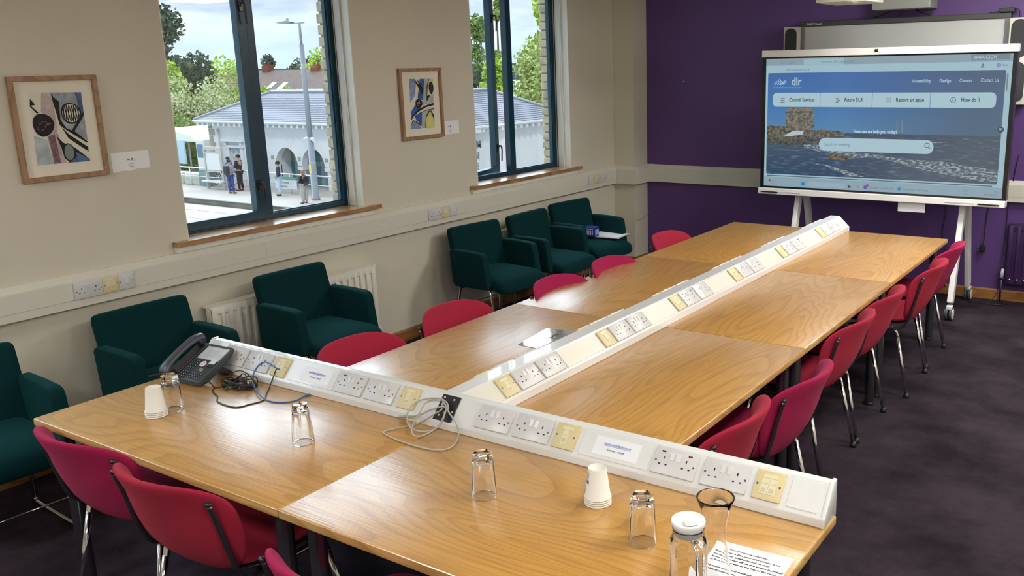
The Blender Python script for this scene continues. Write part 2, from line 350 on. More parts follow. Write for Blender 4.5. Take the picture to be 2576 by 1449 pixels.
# measured outlines in metres on the plane of the screen and of the pictures
BAKED = {
 'D': {'corners': [(1.764, 1.988), (3.643, 1.998), (1.765, 0.943), (3.637, 0.941)], 'web': [(1.787, 1.87), (3.604, 1.879), (1.776, 1.045), (3.599, 1.052)], 'tabstrip_bottom': [(1.781, 1.933), (2.838, 1.937)], 'tab2': [(2.186, 1.98), (2.531, 1.981), (2.535, 1.936), (2.185, 1.936)], 'navbar': [(1.829, 1.714), (3.552, 1.721), (3.545, 1.611), (1.829, 1.601)], 'navdiv': [(2.255, 1.713), (2.257, 1.604), (2.687, 1.715), (2.686, 1.607), (3.118, 1.717), (3.12, 1.608)], 'search': [(2.234, 1.358), (3.132, 1.364), (3.135, 1.262), (2.242, 1.248)], 'horizon': [(2.429, 1.389), (3.596, 1.41)], 'tower': [(1.94, 1.567), (1.955, 1.588), (2.015, 1.596), (2.171, 1.595), (2.188, 1.569), (2.182, 1.548), (2.193, 1.442), (2.104, 1.408), (1.945, 1.409), (1.952, 1.541)], 'towertop': [(1.94, 1.567), (2.188, 1.572), (2.189, 1.558), (1.94, 1.551)], 'wallL': [(1.782, 1.448), (1.904, 1.446), (2.014, 1.438), (2.133, 1.417), (2.249, 1.424), (2.43, 1.411), (2.459, 1.378), (2.251, 1.359), (2.106, 1.341), (2.078, 1.298), (1.786, 1.3)], 'rocks1': [(1.785, 1.343), (2.233, 1.34), (2.244, 1.312), (2.108, 1.29), (1.786, 1.295)], 'boat': [(1.936, 1.37), (2.015, 1.41), (2.102, 1.409), (2.1, 1.383), (1.972, 1.362)], 'rock_a': [(2.311, 1.193), (2.343, 1.227), (2.4, 1.229), (2.445, 1.212), (2.401, 1.187), (2.354, 1.185)], 'rock_b': [(2.406, 1.183), (2.457, 1.208), (2.504, 1.207), (2.477, 1.183)], 'foam1': [(2.108, 1.304), (2.234, 1.3), (2.446, 1.253), (2.677, 1.243), (2.878, 1.209), (3.184, 1.203), (3.407, 1.172), (3.602, 1.151), (3.601, 1.066), (3.468, 1.065), (3.19, 1.11), (2.959, 1.153), (2.78, 1.2), (2.658, 1.217), (2.495, 1.195), (2.352, 1.236), (2.207, 1.253), (2.108, 1.276)], 'foam1b': [(2.889, 1.364), (3.062, 1.345), (3.23, 1.346), (3.064, 1.322)], 'foam2': [(2.122, 1.16), (2.298, 1.141), (2.452, 1.106), (2.617, 1.057), (2.529, 1.051), (2.357, 1.101), (2.289, 1.131)], 'stacks': [(2.848, 1.505), (2.857, 1.411), (2.887, 1.505), (2.893, 1.411)], 'txt_council': [(1.972, 1.661), (2.188, 1.661)], 'txt_future': [(2.433, 1.662), (2.579, 1.662)], 'txt_report': [(2.834, 1.662), (3.043, 1.663)], 'txt_how': [(3.309, 1.664), (3.441, 1.664)], 'txt_acc': [(2.946, 1.805), (3.086, 1.803)], 'txt_gae': [(3.145, 1.804), (3.229, 1.803)], 'txt_car': [(3.288, 1.804), (3.375, 1.804)], 'txt_con': [(3.435, 1.806), (3.558, 1.804)], 'txt_dlr': [(1.987, 1.809), (2.074, 1.81)], 'txt_cc': [(1.833, 1.761), (2.073, 1.76)], 'logo': [(1.834, 1.794), (1.876, 1.837), (1.914, 1.802), (1.971, 1.802), (1.937, 1.784), (1.87, 1.784), (1.936, 1.826), (1.894, 1.821)], 'txt_help': [(2.515, 1.415), (2.855, 1.418)], 'txt_search': [(2.283, 1.307), (2.504, 1.308)], 'mag': [(3.085, 1.317)], 'txt_bv': [(3.375, 1.969), (3.537, 1.969)], 'bvbox': [(3.358, 1.989), (3.622, 1.991), (3.623, 1.95), (3.361, 1.948)], 'vscroll': [(3.615, 1.853), (3.615, 1.729)], 'chat': [(3.576, 1.91), (3.611, 1.911)], 'cop': [(3.55, 1.91)], 'avatar': [(3.441, 1.909)], 'menu_i': [(1.916, 1.656)], 'chev': [(2.377, 1.657)], 'clip': [(2.778, 1.658)], 'qm': [(3.253, 1.661)], 'url': [(1.936, 1.901), (2.136, 1.901)], 'tab1t': [(1.885, 1.958), (2.008, 1.958)], 'tab2t': [(2.229, 1.96), (2.491, 1.96)], 'hscroll': [(1.802, 1.036), (2.887, 1.043)], 'hscroll_r': [(3.008, 1.037), (3.562, 1.04)], 'start': [(2.112, 0.975)], 'srch': [(2.151, 0.975), (2.467, 0.978)], 'srcht': [(2.202, 0.976), (2.263, 0.978)], 'tb': [(2.5, 0.975), (2.57, 0.975), (2.632, 0.975)], 'cal': [(2.662, 0.973), (2.85, 0.978)], 'edge': [(2.896, 0.976)], 'edget': [(2.928, 0.975), (3.113, 0.976)], 'time': [(3.566, 0.987), (3.607, 0.989)], 'date': [(3.515, 0.966), (3.609, 0.968)], 'eng': [(3.372, 0.987), (3.407, 0.989)], 'ga': [(3.376, 0.962), (3.401, 0.964)], 'gridbtn': [(3.598, 1.449)], 'temp': [(1.837, 0.986), (1.868, 0.987)], 'cloudy': [(1.835, 0.964), (1.886, 0.965)], 'cambar': [(2.698, 2.036)], 'pens': [(1.745, 0.891), (1.904, 0.895), (3.475, 0.889), (3.636, 0.895)], 'grooves': [(1.918, 0.889), (2.106, 0.894), (3.271, 0.893), (3.47, 0.893)], 'outer': [(1.733, 2.049), (3.675, 2.061), (3.677, 2.018), (1.734, 2.003), (1.728, 0.925), (3.668, 0.925), (3.669, 0.875), (1.722, 0.878)]},
 'R': {'mat1': [(0.684, 1.966), (1.052, 1.963), (1.04, 1.503), (0.677, 1.505)], 'sheet1': [(0.728, 1.93), (1.007, 1.929), (1.0, 1.54), (0.72, 1.544)], 'img1': [(0.742, 1.913), (0.992, 1.905), (0.986, 1.558), (0.727, 1.56)], 'frame1': [(0.654, 1.99), (1.074, 1.986), (1.063, 1.48), (0.647, 1.484)], 's1': {'grey_tr': [(0.848, 1.909), (0.992, 1.905), (0.99, 1.803), (0.989, 1.661), (0.929, 1.705), (0.862, 1.754), (0.854, 1.81)], 'blue_r': [(0.959, 1.905), (0.992, 1.905), (0.99, 1.803), (0.977, 1.79), (0.969, 1.852)], 'blue_b': [(0.921, 1.631), (0.952, 1.597), (0.987, 1.567), (0.986, 1.558), (0.871, 1.56), (0.908, 1.574)], 'grey_l': [(0.731, 1.707), (0.791, 1.681), (0.795, 1.625), (0.807, 1.563), (0.727, 1.56)], 'trunk_pink': [(0.798, 1.911), (0.848, 1.909), (0.848, 1.716), (0.867, 1.561), (0.806, 1.56), (0.793, 1.694), (0.824, 1.752), (0.78, 1.823)], 'trunk_w': [(0.742, 1.913), (0.798, 1.911), (0.781, 1.814), (0.732, 1.851)], 'bk1': [(0.842, 1.909), (0.853, 1.887), (0.875, 1.865), (0.87, 1.775), (0.893, 1.73), (0.917, 1.719), (0.989, 1.809), (0.988, 1.789), (0.93, 1.714), (0.99, 1.656), (0.983, 1.652), (0.892, 1.721), (0.862, 1.749), (0.854, 1.81), (0.846, 1.866)], 'w_str': [(0.858, 1.754), (0.89, 1.708), (0.946, 1.673), (0.989, 1.634), (0.983, 1.581), (0.921, 1.631), (0.86, 1.684), (0.843, 1.712)], 'bk2': [(0.869, 1.74), (0.898, 1.703), (0.986, 1.63), (0.985, 1.607), (0.941, 1.642), (0.894, 1.682)], 'pinkcurve': [(0.798, 1.698), (0.83, 1.708), (0.841, 1.563), (0.807, 1.563), (0.804, 1.624)], 'bk3': [(0.837, 1.699), (0.865, 1.662), (0.921, 1.631), (0.987, 1.567), (0.919, 1.613), (0.923, 1.586), (0.884, 1.561), (0.862, 1.583), (0.853, 1.637)], 'bkl': [(0.741, 1.884), (0.761, 1.853), (0.74, 1.85), (0.771, 1.815), (0.762, 1.811), (0.735, 1.846)]}, 'c1': {'dark': [(0.784, 1.755), (0.835, 1.743), (0.795, 1.811)], 'mesh': [(0.926, 1.804), (0.976, 1.799), (0.93, 1.856)], 'egg': [(0.888, 1.612), (0.915, 1.605), (0.886, 1.658)]}, 'frame2': [(3.241, 1.984), (3.67, 1.981), (3.658, 1.476), (3.233, 1.477)], 'mat2': [(3.284, 1.958), (3.646, 1.957), (3.634, 1.497), (3.275, 1.499)], 'sheet2': [(3.327, 1.927), (3.607, 1.924), (3.593, 1.534), (3.312, 1.541)], 'img2': [(3.341, 1.91), (3.589, 1.905), (3.573, 1.547), (3.327, 1.553)], 's2': {'feather': [(3.341, 1.91), (3.398, 1.909), (3.411, 1.882), (3.387, 1.788), (3.335, 1.741)], 'blue1': [(3.449, 1.907), (3.497, 1.907), (3.471, 1.752), (3.415, 1.771), (3.435, 1.852)], 'grey1': [(3.497, 1.907), (3.546, 1.906), (3.518, 1.833), (3.506, 1.742), (3.496, 1.726), (3.458, 1.711), (3.474, 1.785)], 'yel1': [(3.549, 1.906), (3.589, 1.905), (3.589, 1.881), (3.529, 1.816), (3.519, 1.775)], 'grey2': [(3.583, 1.797), (3.58, 1.726), (3.495, 1.717), (3.524, 1.766)], 'blue2': [(3.387, 1.725), (3.426, 1.696), (3.35, 1.65), (3.333, 1.61), (3.334, 1.672)], 'blk_arc': [(3.333, 1.614), (3.35, 1.65), (3.413, 1.692), (3.495, 1.715), (3.581, 1.728), (3.579, 1.713), (3.499, 1.702), (3.411, 1.672), (3.361, 1.641)], 'lt_arc': [(3.353, 1.625), (3.392, 1.66), (3.493, 1.701), (3.582, 1.707), (3.581, 1.69), (3.492, 1.684), (3.404, 1.655), (3.371, 1.624)], 'blk_arc2': [(3.379, 1.649), (3.442, 1.67), (3.516, 1.685), (3.581, 1.69), (3.58, 1.683), (3.516, 1.681), (3.441, 1.662), (3.391, 1.644), (3.377, 1.624)], 'blue3': [(3.386, 1.652), (3.45, 1.667), (3.439, 1.578), (3.382, 1.615)], 'grey3': [(3.451, 1.669), (3.528, 1.682), (3.486, 1.621), (3.479, 1.552), (3.436, 1.553)], 'yel2': [(3.541, 1.681), (3.575, 1.612), (3.573, 1.547), (3.48, 1.551), (3.492, 1.621)], 'blk3': [(3.331, 1.59), (3.352, 1.617), (3.439, 1.578), (3.438, 1.57), (3.37, 1.612), (3.338, 1.593)], 'blue4': [(3.33, 1.586), (3.364, 1.612), (3.432, 1.566), (3.424, 1.55), (3.327, 1.553)], 'blk4': [(3.384, 1.909), (3.403, 1.898), (3.48, 1.822), (3.471, 1.793), (3.423, 1.853), (3.397, 1.89)], 'blk5': [(3.416, 1.907), (3.433, 1.893), (3.481, 1.83), (3.477, 1.818), (3.436, 1.869)], 'blk6': [(3.543, 1.906), (3.548, 1.906), (3.526, 1.849), (3.516, 1.783), (3.551, 1.79), (3.506, 1.74), (3.516, 1.85)], 'blk7': [(3.544, 1.681), (3.574, 1.641), (3.578, 1.595), (3.572, 1.612), (3.54, 1.673)], 'blk8': [(3.515, 1.67), (3.541, 1.681), (3.492, 1.625), (3.479, 1.552), (3.474, 1.553), (3.487, 1.63)]}, 'c2': {'dk': [(3.423, 1.733), (3.459, 1.731), (3.427, 1.766)], 'pk': [(3.562, 1.84), (3.587, 1.847), (3.572, 1.885)]}},
 'C': {'blue_cable': [(1.7097, 0.7257, 0.795), (1.6862, 0.7234, 0.7997), (1.618, 0.7316, 0.8085), (1.5859, 0.7174, 0.7928), (1.5907, 0.6841, 0.7604), (1.6804, 0.6214, 0.7427), (1.7637, 0.5812, 0.7398), (1.8048, 0.5721, 0.734), (1.8642, 0.572, 0.732), (1.9085, 0.5951, 0.7317), (1.9249, 0.6292, 0.732), (1.9181, 0.662, 0.7327), (1.9178, 0.6848, 0.7333)], 'black_wire': [(1.72, 0.727, 0.7963), (1.6978, 0.7196, 0.7937), (1.7033, 0.7007, 0.7748), (1.6924, 0.686, 0.7348), (1.7546, 0.6195, 0.7332), (1.8059, 0.5664, 0.732), (1.794, 0.5115, 0.7313), (1.7702, 0.4622, 0.7313), (1.6632, 0.4644, 0.7313), (1.606, 0.5017, 0.7313), (1.5376, 0.527, 0.7313), (1.5076, 0.5593, 0.7312), (1.5447, 0.591, 0.7331)], 'phone_wire': [(1.419, 0.592, 0.7318), (1.4512, 0.5813, 0.7312), (1.4876, 0.5647, 0.7312), (1.5183, 0.5634, 0.7319), (1.5224, 0.5953, 0.7331)], 'bundle_c': [(1.5681, 0.6209, 0.7331), (1.5271, 0.5742, 0.73), (1.5946, 0.6967, 0.73)], 'grey': [(2.5953, 0.7367, 0.8069), (2.6078, 0.7135, 0.798), (2.5824, 0.7031, 0.7809), (2.548, 0.6873, 0.7568), (2.5098, 0.6754, 0.7345), (2.4773, 0.6266, 0.733), (2.4597, 0.5959, 0.7323), (2.4578, 0.5725, 0.7323), (2.4795, 0.5606, 0.7323), (2.5392, 0.5484, 0.7323), (2.6129, 0.5412, 0.7323), (2.6726, 0.5417, 0.7324), (2.7201, 0.5488, 0.7324), (2.7502, 0.5693, 0.7324), (2.7518, 0.6111, 0.7332), (2.7236, 0.6645, 0.7347), (2.7085, 0.6869, 0.7473), (2.6968, 0.6886, 0.7766), (2.6546, 0.7041, 0.799), (2.6076, 0.7302, 0.8218), (2.5735, 0.7396, 0.8265), (2.54, 0.7295, 0.8153), (2.5271, 0.714, 0.8035), (2.53, 0.6868, 0.7844), (2.519, 0.6678, 0.7558), (2.5513, 0.6197, 0.747), (2.5858, 0.589, 0.7453), (2.6095, 0.5933, 0.7415), (2.6173, 0.6283, 0.7415), (2.6157, 0.6805, 0.7464), (2.6374, 0.6878, 0.781), (2.6358, 0.7073, 0.8024), (2.6216, 0.7192, 0.8098), (2.5912, 0.7181, 0.803), (2.5568, 0.709, 0.7895), (2.5272, 0.6941, 0.773), (2.4996, 0.6887, 0.7619), (2.446, 0.6927, 0.748)], 'grey2': [(2.6407, 0.7146, 0.8049), (2.6236, 0.7294, 0.821), (2.5868, 0.7367, 0.8288), (2.5376, 0.7328, 0.822), (2.4983, 0.7228, 0.8108), (2.4755, 0.7058, 0.7942), (2.4765, 0.6797, 0.7762), (2.4772, 0.6713, 0.7543), (2.5217, 0.6368, 0.7468), (2.562, 0.6219, 0.7451), (2.5958, 0.6296, 0.7433), (2.6105, 0.6577, 0.7414), (2.6267, 0.6804, 0.7549), (2.6367, 0.6943, 0.7826), (2.6287, 0.7074, 0.7969)], 'phone': [(1.308, 0.514, 0.73), (1.444, 0.523, 0.73), (1.431, 0.674, 0.73), (1.119, 0.573, 0.73)]}}
# ================================================================ the room
RX, RY0, RY1, RZ = 5.7, -4.6, 6.4017, 2.78
COLX, COLY = .232, 6.145
WINS = [(-3.66, -2.31), (-1.09, .26), (1.48, 2.83), (4.05, 5.39)]   # openings of the window wall
WZ0, WZ1 = 1.06, 2.60
def st(o): o['kind'] = 'structure'; return o
m = MB(); m.box(0, RX, RY0, RY1, -.1, 0); st(m.build('floor', CARPET))
m = MB(); m.box(-.33, RX+.2, RY0-.2, RY1+.2, RZ, RZ+.2); st(m.build('ceiling', CEILM))
m = MB(); ys = [RY0-.2]
for a, b in WINS: ys += [a, b]
ys.append(RY1+.2)
for i in range(0, len(ys), 2): m.box(-.2, 0, ys[i], ys[i+1], -.1, RZ)
for a, b in WINS:
    m.box(-.2, 0, a, b, -.1, WZ0-.028); m.box(-.2, 0, a, b, WZ1, RZ)
st(m.build('wall_left', WALLP))
m = MB(); m.box(COLX, RX+.2, RY1, RY1+.2, -.1, RZ); st(m.build('wall_far', PURPLE))
m = MB(); m.box(RX, RX+.2, RY0-.2, RY1, -.1, RZ); st(m.build('wall_right', WALLP))
m = MB(); m.box(-.2, RX, RY0-.2, RY0, -.1, RZ); st(m.build('wall_back', WALLP))
m = MB(); m.box(0, COLX, COLY, RY1+.2, -.1, RZ); st(m.build('wall_column', WALLP))
# baseboards
bp = lambda d: [(0, 0), (d, 0), (d, .078), (d-.006, .089), (0, .089)]
m = MB(); m.prism(bp(.016), 'y', RY0, COLY); st(m.build('baseboard_left', BASEW))
m = MB(); m.box(.016, COLX+.016, COLY-.016, COLY, 0, .089); m.box(COLX, COLX+.016, COLY, RY1-.016, 0, .089); st(m.build('baseboard_column', BASEWX))
m = MB(); m.prism([(RY1, 0), (RY1, .089), (RY1-.010, .089), (RY1-.016, .078), (RY1-.016, 0)], 'x', COLX+.016, RX); st(m.build('baseboard_far', BASEWX))
# outer brick leaf with the toothed brick edges of the reveals
def brick_leaf():
    m = MB(); random.seed(3)
    X0, X1 = -.31, -.215
    ys2 = [RY0-.5]
    for a, b in WINS: ys2 += [a+.02, b-.002]
    ys2.append(RY1+.6)
    for i in range(0, len(ys2), 2): m.box(X0+.01, X1, ys2[i]+.012, ys2[i+1]-.012, -4, 3.4, 1)
    for a, b in WINS:
        m.box(X0+.01, X1, a, b, -4, WZ0-.05, 1); m.box(X0+.01, X1, a, b, WZ1+.02, 3.4, 1)
    for (a, b) in WINS:
        for k in range(44):
            z = WZ0-.07+k*.0765; d = .018 if k % 2 else 0.0; j = random.uniform(-.004, .004)
            if z > WZ1+.1: break
            m.rbox(X0-.002-d*.2+j, X1-.001, b-.004, b+.105+d*4, z+.006, z+.070, .008, 2, 0)
            m.rbox(X0-.002-d*.2+j, X1-.001, a-.105, a+.022, z+.006, z+.070, .008, 2, 0)
    return m
st(brick_leaf().build('wall_brick_outer', [BRICK, MORTAR]))
# windows
def window(n, a, b, open_deg=0.0, detail=True):
    root = empty('window_%d' % n, (-.18, (a+b)/2, WZ0)); root['kind'] = 'structure'
    h = WZ1-WZ0; hw = (b-a)/2; mc = 2.155-1.48-hw*0 - hw   # mullion centre, local y
    fr = MB(); x0, x1 = -.03, .022
    fr.rbox(x0, x1, -hw, hw, 0, .036, .003); fr.rbox(x0, x1, -hw, hw, h-.04, h, .003)
    fr.rbox(x0, x1, -hw, -hw+.045, .03, h-.03, .003); fr.rbox(x0, x1, hw-.047, hw, .03, h-.03, .003)
    fr.build('frame', TEAL, root)
    mu = MB(); mu.rbox(x0, x1+.004, mc-.036, mc+.038, .034, h-.038, .004); mu.build('mullion', TEAL, root)
    g = MB(); g.box(-.006, -.002, mc+.036, hw-.045, .034, h-.038); g.build('pane', PANE, root)
    bd = MB()
    for q in ((mc+.038, mc+.048, .036, h-.04), (hw-.057, hw-.047, .036, h-.04)): bd.box(-.002, .014, q[0], q[1], q[2], q[3])
    bd.box(-.002, .014, mc+.038, hw-.047, .036, .044); bd.build('glazing_bead', TEAL, root)
    # opening sash hinged on the left
    sh = empty('sash', (-.012, -hw+.045, 0)); sh.parent = root; sh.rotation_euler = (0, 0, math.radians(open_deg))
    W = (mc-.038)-(-hw+.045)+.018
    s = MB(); sx0, sx1 = -.012, .048
    if open_deg: sx0, sx1 = -.03, .03
    s.rbox(sx0, sx1, -.012, W, .012, .066, .004); s.rbox(sx0, sx1, -.012, W, h-.07, h-.016, .004)
    s.rbox(sx0, sx1, -.012, .042, .06, h-.06, .004); s.rbox(sx0, sx1, W-.062, W, .06, h-.06, .004)
    s.build('sash_frame', TEAL, sh)
    s = MB(); s.box(sx0+.028, sx0+.032, .04, W-.06, .064, h-.068); s.build('sash_pane', PANE, sh)
    for z in (.22, 1.31):
        k = MB(); yy = W-.030; xx = sx1
        k.rbox(xx, xx+.008, yy-.013, yy+.013, z-.03, z+.045, .003)
        k.tube(curve_pts([(xx+.006, yy, z+.02), (xx+.03, yy, z+.03), (xx+.038, yy+.004, z+.0), (xx+.034, yy+.008, z-.05), (xx+.030, yy+.010, z-.10)], 5), [.009]*5+[.007]*5+[.006]*11, 8)
        k.ball((xx+.014, yy+.012, z+.03), .007); k.ball((xx+.014, yy-.010, z+.005), .006)
        k.build('window_handle', mat('handle_black', (.02,.016,.018), .22), sh)
    if not detail: return root
    # inner lining of the right-hand reveal: seal, blind side channel, edge bead
    l = MB(); r = hw
    l.box(.024, .032, r-.004, r, 0, h); l.build('reveal_strip', REVEAL, root)
    l = MB(); l.box(.032, .046, r-.003, r-.001, 0, h); l.build('seal', DARKP, root)
    l = MB(); l.rbox(.046, .104, r-.012, r, 0, h, .002); l.rbox(.100, .112, r-.018, r, 0, h, .003); l.build('blind_channel', TRUNK, root)
    l = MB(); l.box(.112, .181, r-.006, r, 0, h); l.build('reveal_lining', REVEAL, root)
    l = MB(); l.box(.024, .181, -r, -r+.006, 0, h); l.build('reveal_lining', REVEAL, root)
    c = MB(); pts = [(.095, r-.022, h-.05), (.096, r-.024, .75), (.105, r-.026, .46), (.118, r-.024, .40), (.128, r-.024, .46), (.120, r-.022, .75), (.112, r-.022, h-.05)]
    c.tube(curve_pts(pts, 6), .0022, 6); c.build('blind_cord', WHITEP, root)
    return root
window(1, *WINS[2]); window(2, *WINS[3], open_deg=11.5); window(3, *WINS[1], detail=False); window(4, *WINS[0], detail=False)
# sills
def sill(a, b, lab):
    r = empty('window_sill', (0, (a+b)/2, WZ0)); r['kind'] = 'structure'; hw = (b-a)/2
    m = MB(); m.prism([(-hw-.10, .052), (-hw-.10, 0.0), (-hw, 0.0), (-hw, -.178), (hw, -.178), (hw, 0), (hw+.115, 0), (hw+.115, .052)], 'z', -.027, 0)
    # poly above is (y, x): swap
    for v in m.bm.verts: v.co.x, v.co.y = v.co.y, v.co.x
    bmesh.ops.bevel(m.bm, geom=[e for e in m.bm.edges if all(v.co.x > .05 for v in e.verts)], offset=.009, segments=3, affect='EDGES')
    soft(m.build('sill_board', SILLW, r))
    m = MB(); m.box(.001, .030, -hw-.09, hw+.06, -.062, -.027); m.build('apron', REVEAL, r)
for i, (a, b) in enumerate(WINS): sill(a, b, i)
# ---------------------------------------------------------------- dado trunking
def dado_prof(d=.05): return [(.001, .827), (d, .827), (d, .965), (d-.030, .9955), (.001, .9955)]
tr = empty('dado_trunking', (0, 2, .827), label='cream plastic cable trunking running along the walls below the windows', cat='cable trunking')
def tpart(name, m, mt=TRUNK, par=None):
    o = m.build(name, mt, par or tr); o.location = (0, -2, -.827); return o
m = MB(); m.prism(dado_prof(), 'y', RY0+.01, COLY-.05)
m.prism([(COLY-.05, .827), (COLY-.05, .965), (COLY-.02, .9955), (COLY, .9955), (COLY, .827)], 'x', .001, COLX+.05)
m.box(COLX, COLX+.05, COLY-.05, RY1-.05, .827, .965); m.prism([(COLX, .9955), (COLX+.02, .9955), (COLX+.05, .965), (COLX, .965)], 'y', COLY-.02, RY1-.05)
m.prism([(RY1-.05, .827), (RY1-.05, .965), (RY1-.02, .9955), (RY1-.001, .9955), (RY1-.001, .827)], 'x', COLX, RX-.01)
tpart('trunking_body', m)
m = MB(); m.rbox(.0505, .0525, RY0+.02, 1.955, .868, .960, .0008, 1); m.rbox(.0505, .0525, 1.958, COLY-.056, .868, .960, .0008, 1)
m.rbox(COLX+.07, RX-.02, RY1-.0525, RY1-.0505, .868, .960, .0008, 1)
tpart('trunking_lid', m)
m = MB()
m.prism([(.045, .8255), (.0515, .8255), (.0515, .966), (.020, .9975), (.001, .9975), (.001, .99)], 'y', COLY-.075, COLY-.035)
m.box(.03, COLX+.052, COLY-.0515, COLY-.049, .8255, .966); m.box(COLX+.049, COLX+.0515, COLY-.052, RY1-.04, .8255, .966)
m.prism([(RY1-.045, .8255), (RY1-.0515, .8255), (RY1-.0515, .966), (RY1-.020, .9975), (RY1-.001, .9975)], 'x', COLX+.045, COLX+.09)
tpart('trunking_corner', m)
# ---------------------------------------------------------------- face plates (built flat: x across, y up, z out)
def plate_mesh(w, h, base, holes, t=.009):
    m = MB(); m.rbox(0, w, 0, h, 0, t, .0025, 2, 0)
    for (x, y, a, b) in holes: m.box(x-a/2, x+a/2, y-b/2, y+b/2, t-.001, t+.0004, 1)
    return m
SCREW = mat('screw_grey', (.22,.20,.17), .35, .8)
def double_socket(par, M, usb=False, outline=False, rot=False):
    holes = []
    for cx in (.030, .116):
        holes += [(cx+(.006 if cx < .07 else -.006), .052, .0042, .0085), (cx-.010+(.004 if cx < .07 else -.004), .030, .0068, .0042), (cx+.012+(.004 if cx < .07 else -.004), .030, .0068, .0042)]
    m = plate_mesh(.146, .086, None, holes)
    for x in (.009, .137): m.lathe([(0, .0004), (.0036, .0004), (.0036, 0)], (x, .040, .009), 12, 2)
    if usb:
        for x in (.028, .118): m.box(x-.0065, x+.0065, .068, .073, .008, .0095, 1); m.box(x-.004, x+.004, .070, .0715, .009, .0099, 2)
    o = m.build('double_socket', [SOCKW, DARKP, SCREW], par); o.matrix_local = M; soft(o)
    for x in ((.062, .084) if not usb else (.061, .081)):
        s = MB(); s.prism([(.046, .0085), (.070, .0085), (.070, .0145), (.046, .0105)], 'x', x-.0075, x+.0075, .0008, 1)
        s.build('rocker_switch', SWITW, o)
    return o
def data_plate(par, M, ports=2, col=CREAMP, inner=CREAML, w=.086):
    m = plate_mesh(w, .086, None, [])
    for x in (.009, w-.009): m.lathe([(0, .0004), (.0036, .0004), (.0036, 0)], (x, .043, .009), 12, 2)
    o = m.build('data_plate', [col, DARKP, SCREW], par); o.matrix_local = M; soft(o)
    s = MB(); s.rbox(.022, w-.022, .064, .076, .0085, .0098, .0005, 1)
    for k in range(ports):
        x0 = w/2-.0115*ports+.0235*k*(1 if ports == 2 else 0) if ports == 2 else w/2-.0125
        s.rbox(x0, x0+.0225, .016, .062, .0085, .0105, .0008, 1)
        s.box(x0+.004, x0+.0185, .021, .034, .0100, .0107, 1); s.rbox(x0+.003, x0+.0195, .046, .058, .0105, .0118, .0005, 1)
    s.build('data_module', [inner, mat('port_shadow', (.55,.50,.36), .6)], o)
    return o
def wallM(y, z, x=.0527): return Matrix(((0,0,1,x),(1,0,0,y-2),(0,1,0,z-.827),(0,0,0,1)))
def wall_set(y0, order):
    y = y0
    for k in order:
        if k == 'D': double_socket(tr, wallM(y, .869)); y += .1465
        elif k == 'd': o = data_plate(tr, wallM(y, .869)); y += .0865
        elif k == 'w': o = data_plate(tr, wallM(y, .869), 1, SOCKW, SWITW); y += .0865
wall_set(.781, 'Ddw'); wall_set(3.40, 'Ddw'); wall_set(5.585, 'wdD')
# ---------------------------------------------------------------- radiators
def radiator(axis_pts, ph, w, mt, lab, name='radiator', z0=.15, h=.505):
    """w wide, local: x out of wall, y along"""
    r = empty(name, axis_pts, ph, label=lab, cat='radiator')
    m = MB(); n = int(w/.0555); x1 = .088; x0 = .035
    m.rbox(x0, x1-.014, 0, w, 0, h, .004)
    # pressed front with raised flutes around rounded channels
    p = MB(); k = 0; pit = (w-.05)/n
    for i in range(n+1):
        y = .025+i*pit
        p.rbox(x1-.016, x1, y-.013 if i else .004, y+.013 if i < n else w-.004, .012, h-.012, .006, 2)
    p.rbox(x1-.016, x1-.001, .004, w-.004, h-.052, h-.006, .005, 2); p.rbox(x1-.016, x1-.001, .004, w-.004, .008, .05, .005, 2)
    for i in range(n):   # rounded ends of the channels
        y = .025+(i+.5)*pit
        for zc in (h-.062, .060): p.lathe([(0, 0), (.012, -.004), (.014, -.012)], (0, 0, 0), 10) if False else None
    soft(m.build('panel', mt, r)); soft(p.build('front_panel', mt, r))
    m = MB(); m.rbox(.012, .036, -.002, w+.002, h-.004, h+.004, .002) if False else m.box(.012, x1-.002, -.002, w+.002, h-.010, h+.0015); m.build('top_grille', mt, r)
    m = MB()
    for y in (.12, w-.12): m.box(.002, .036, y-.02, y+.02, .06, h-.05)
    m.build('bracket', mt, r)
    for y in (-.025, w+.025):
        m = MB(); m.tube([(.06, y, .04), (.06, y, -z0)], .0075, 10); m.cyl((.06, y, .045), (.06, (0 if y < 0 else w), .045), .011, 10)
        m.build('pipe', mt if mt is RADP else WHITEM, r)
    return r
radiator((0, 1.51, .15), 0, 1.30, RADW, 'white panel radiator on the cream wall under the nearer window')
radiator((0, 4.21, .15), 0, 1.20, RADW, 'white panel radiator behind the three green armchairs under the farther window')
rp = radiator((3.62, RY1, .15), -math.pi/2, 1.1, RADP, 'purple painted radiator on the purple wall behind the display stand')
rp.location = (3.62, RY1, .15)
v = MB(); v.lathe([(0, .075), (.012, .075), (.0165, .068), (.0145, .0), (0, 0)], (.06, -.025, .052), 14); v.build('valve_head', WHITEP, rp)
for yy in (.02, .075, .13, .185):
    k = MB(); k.ball((.098, yy+.02, .05), (.012, .012, .012)); k.build('knob', CHROME, rp)
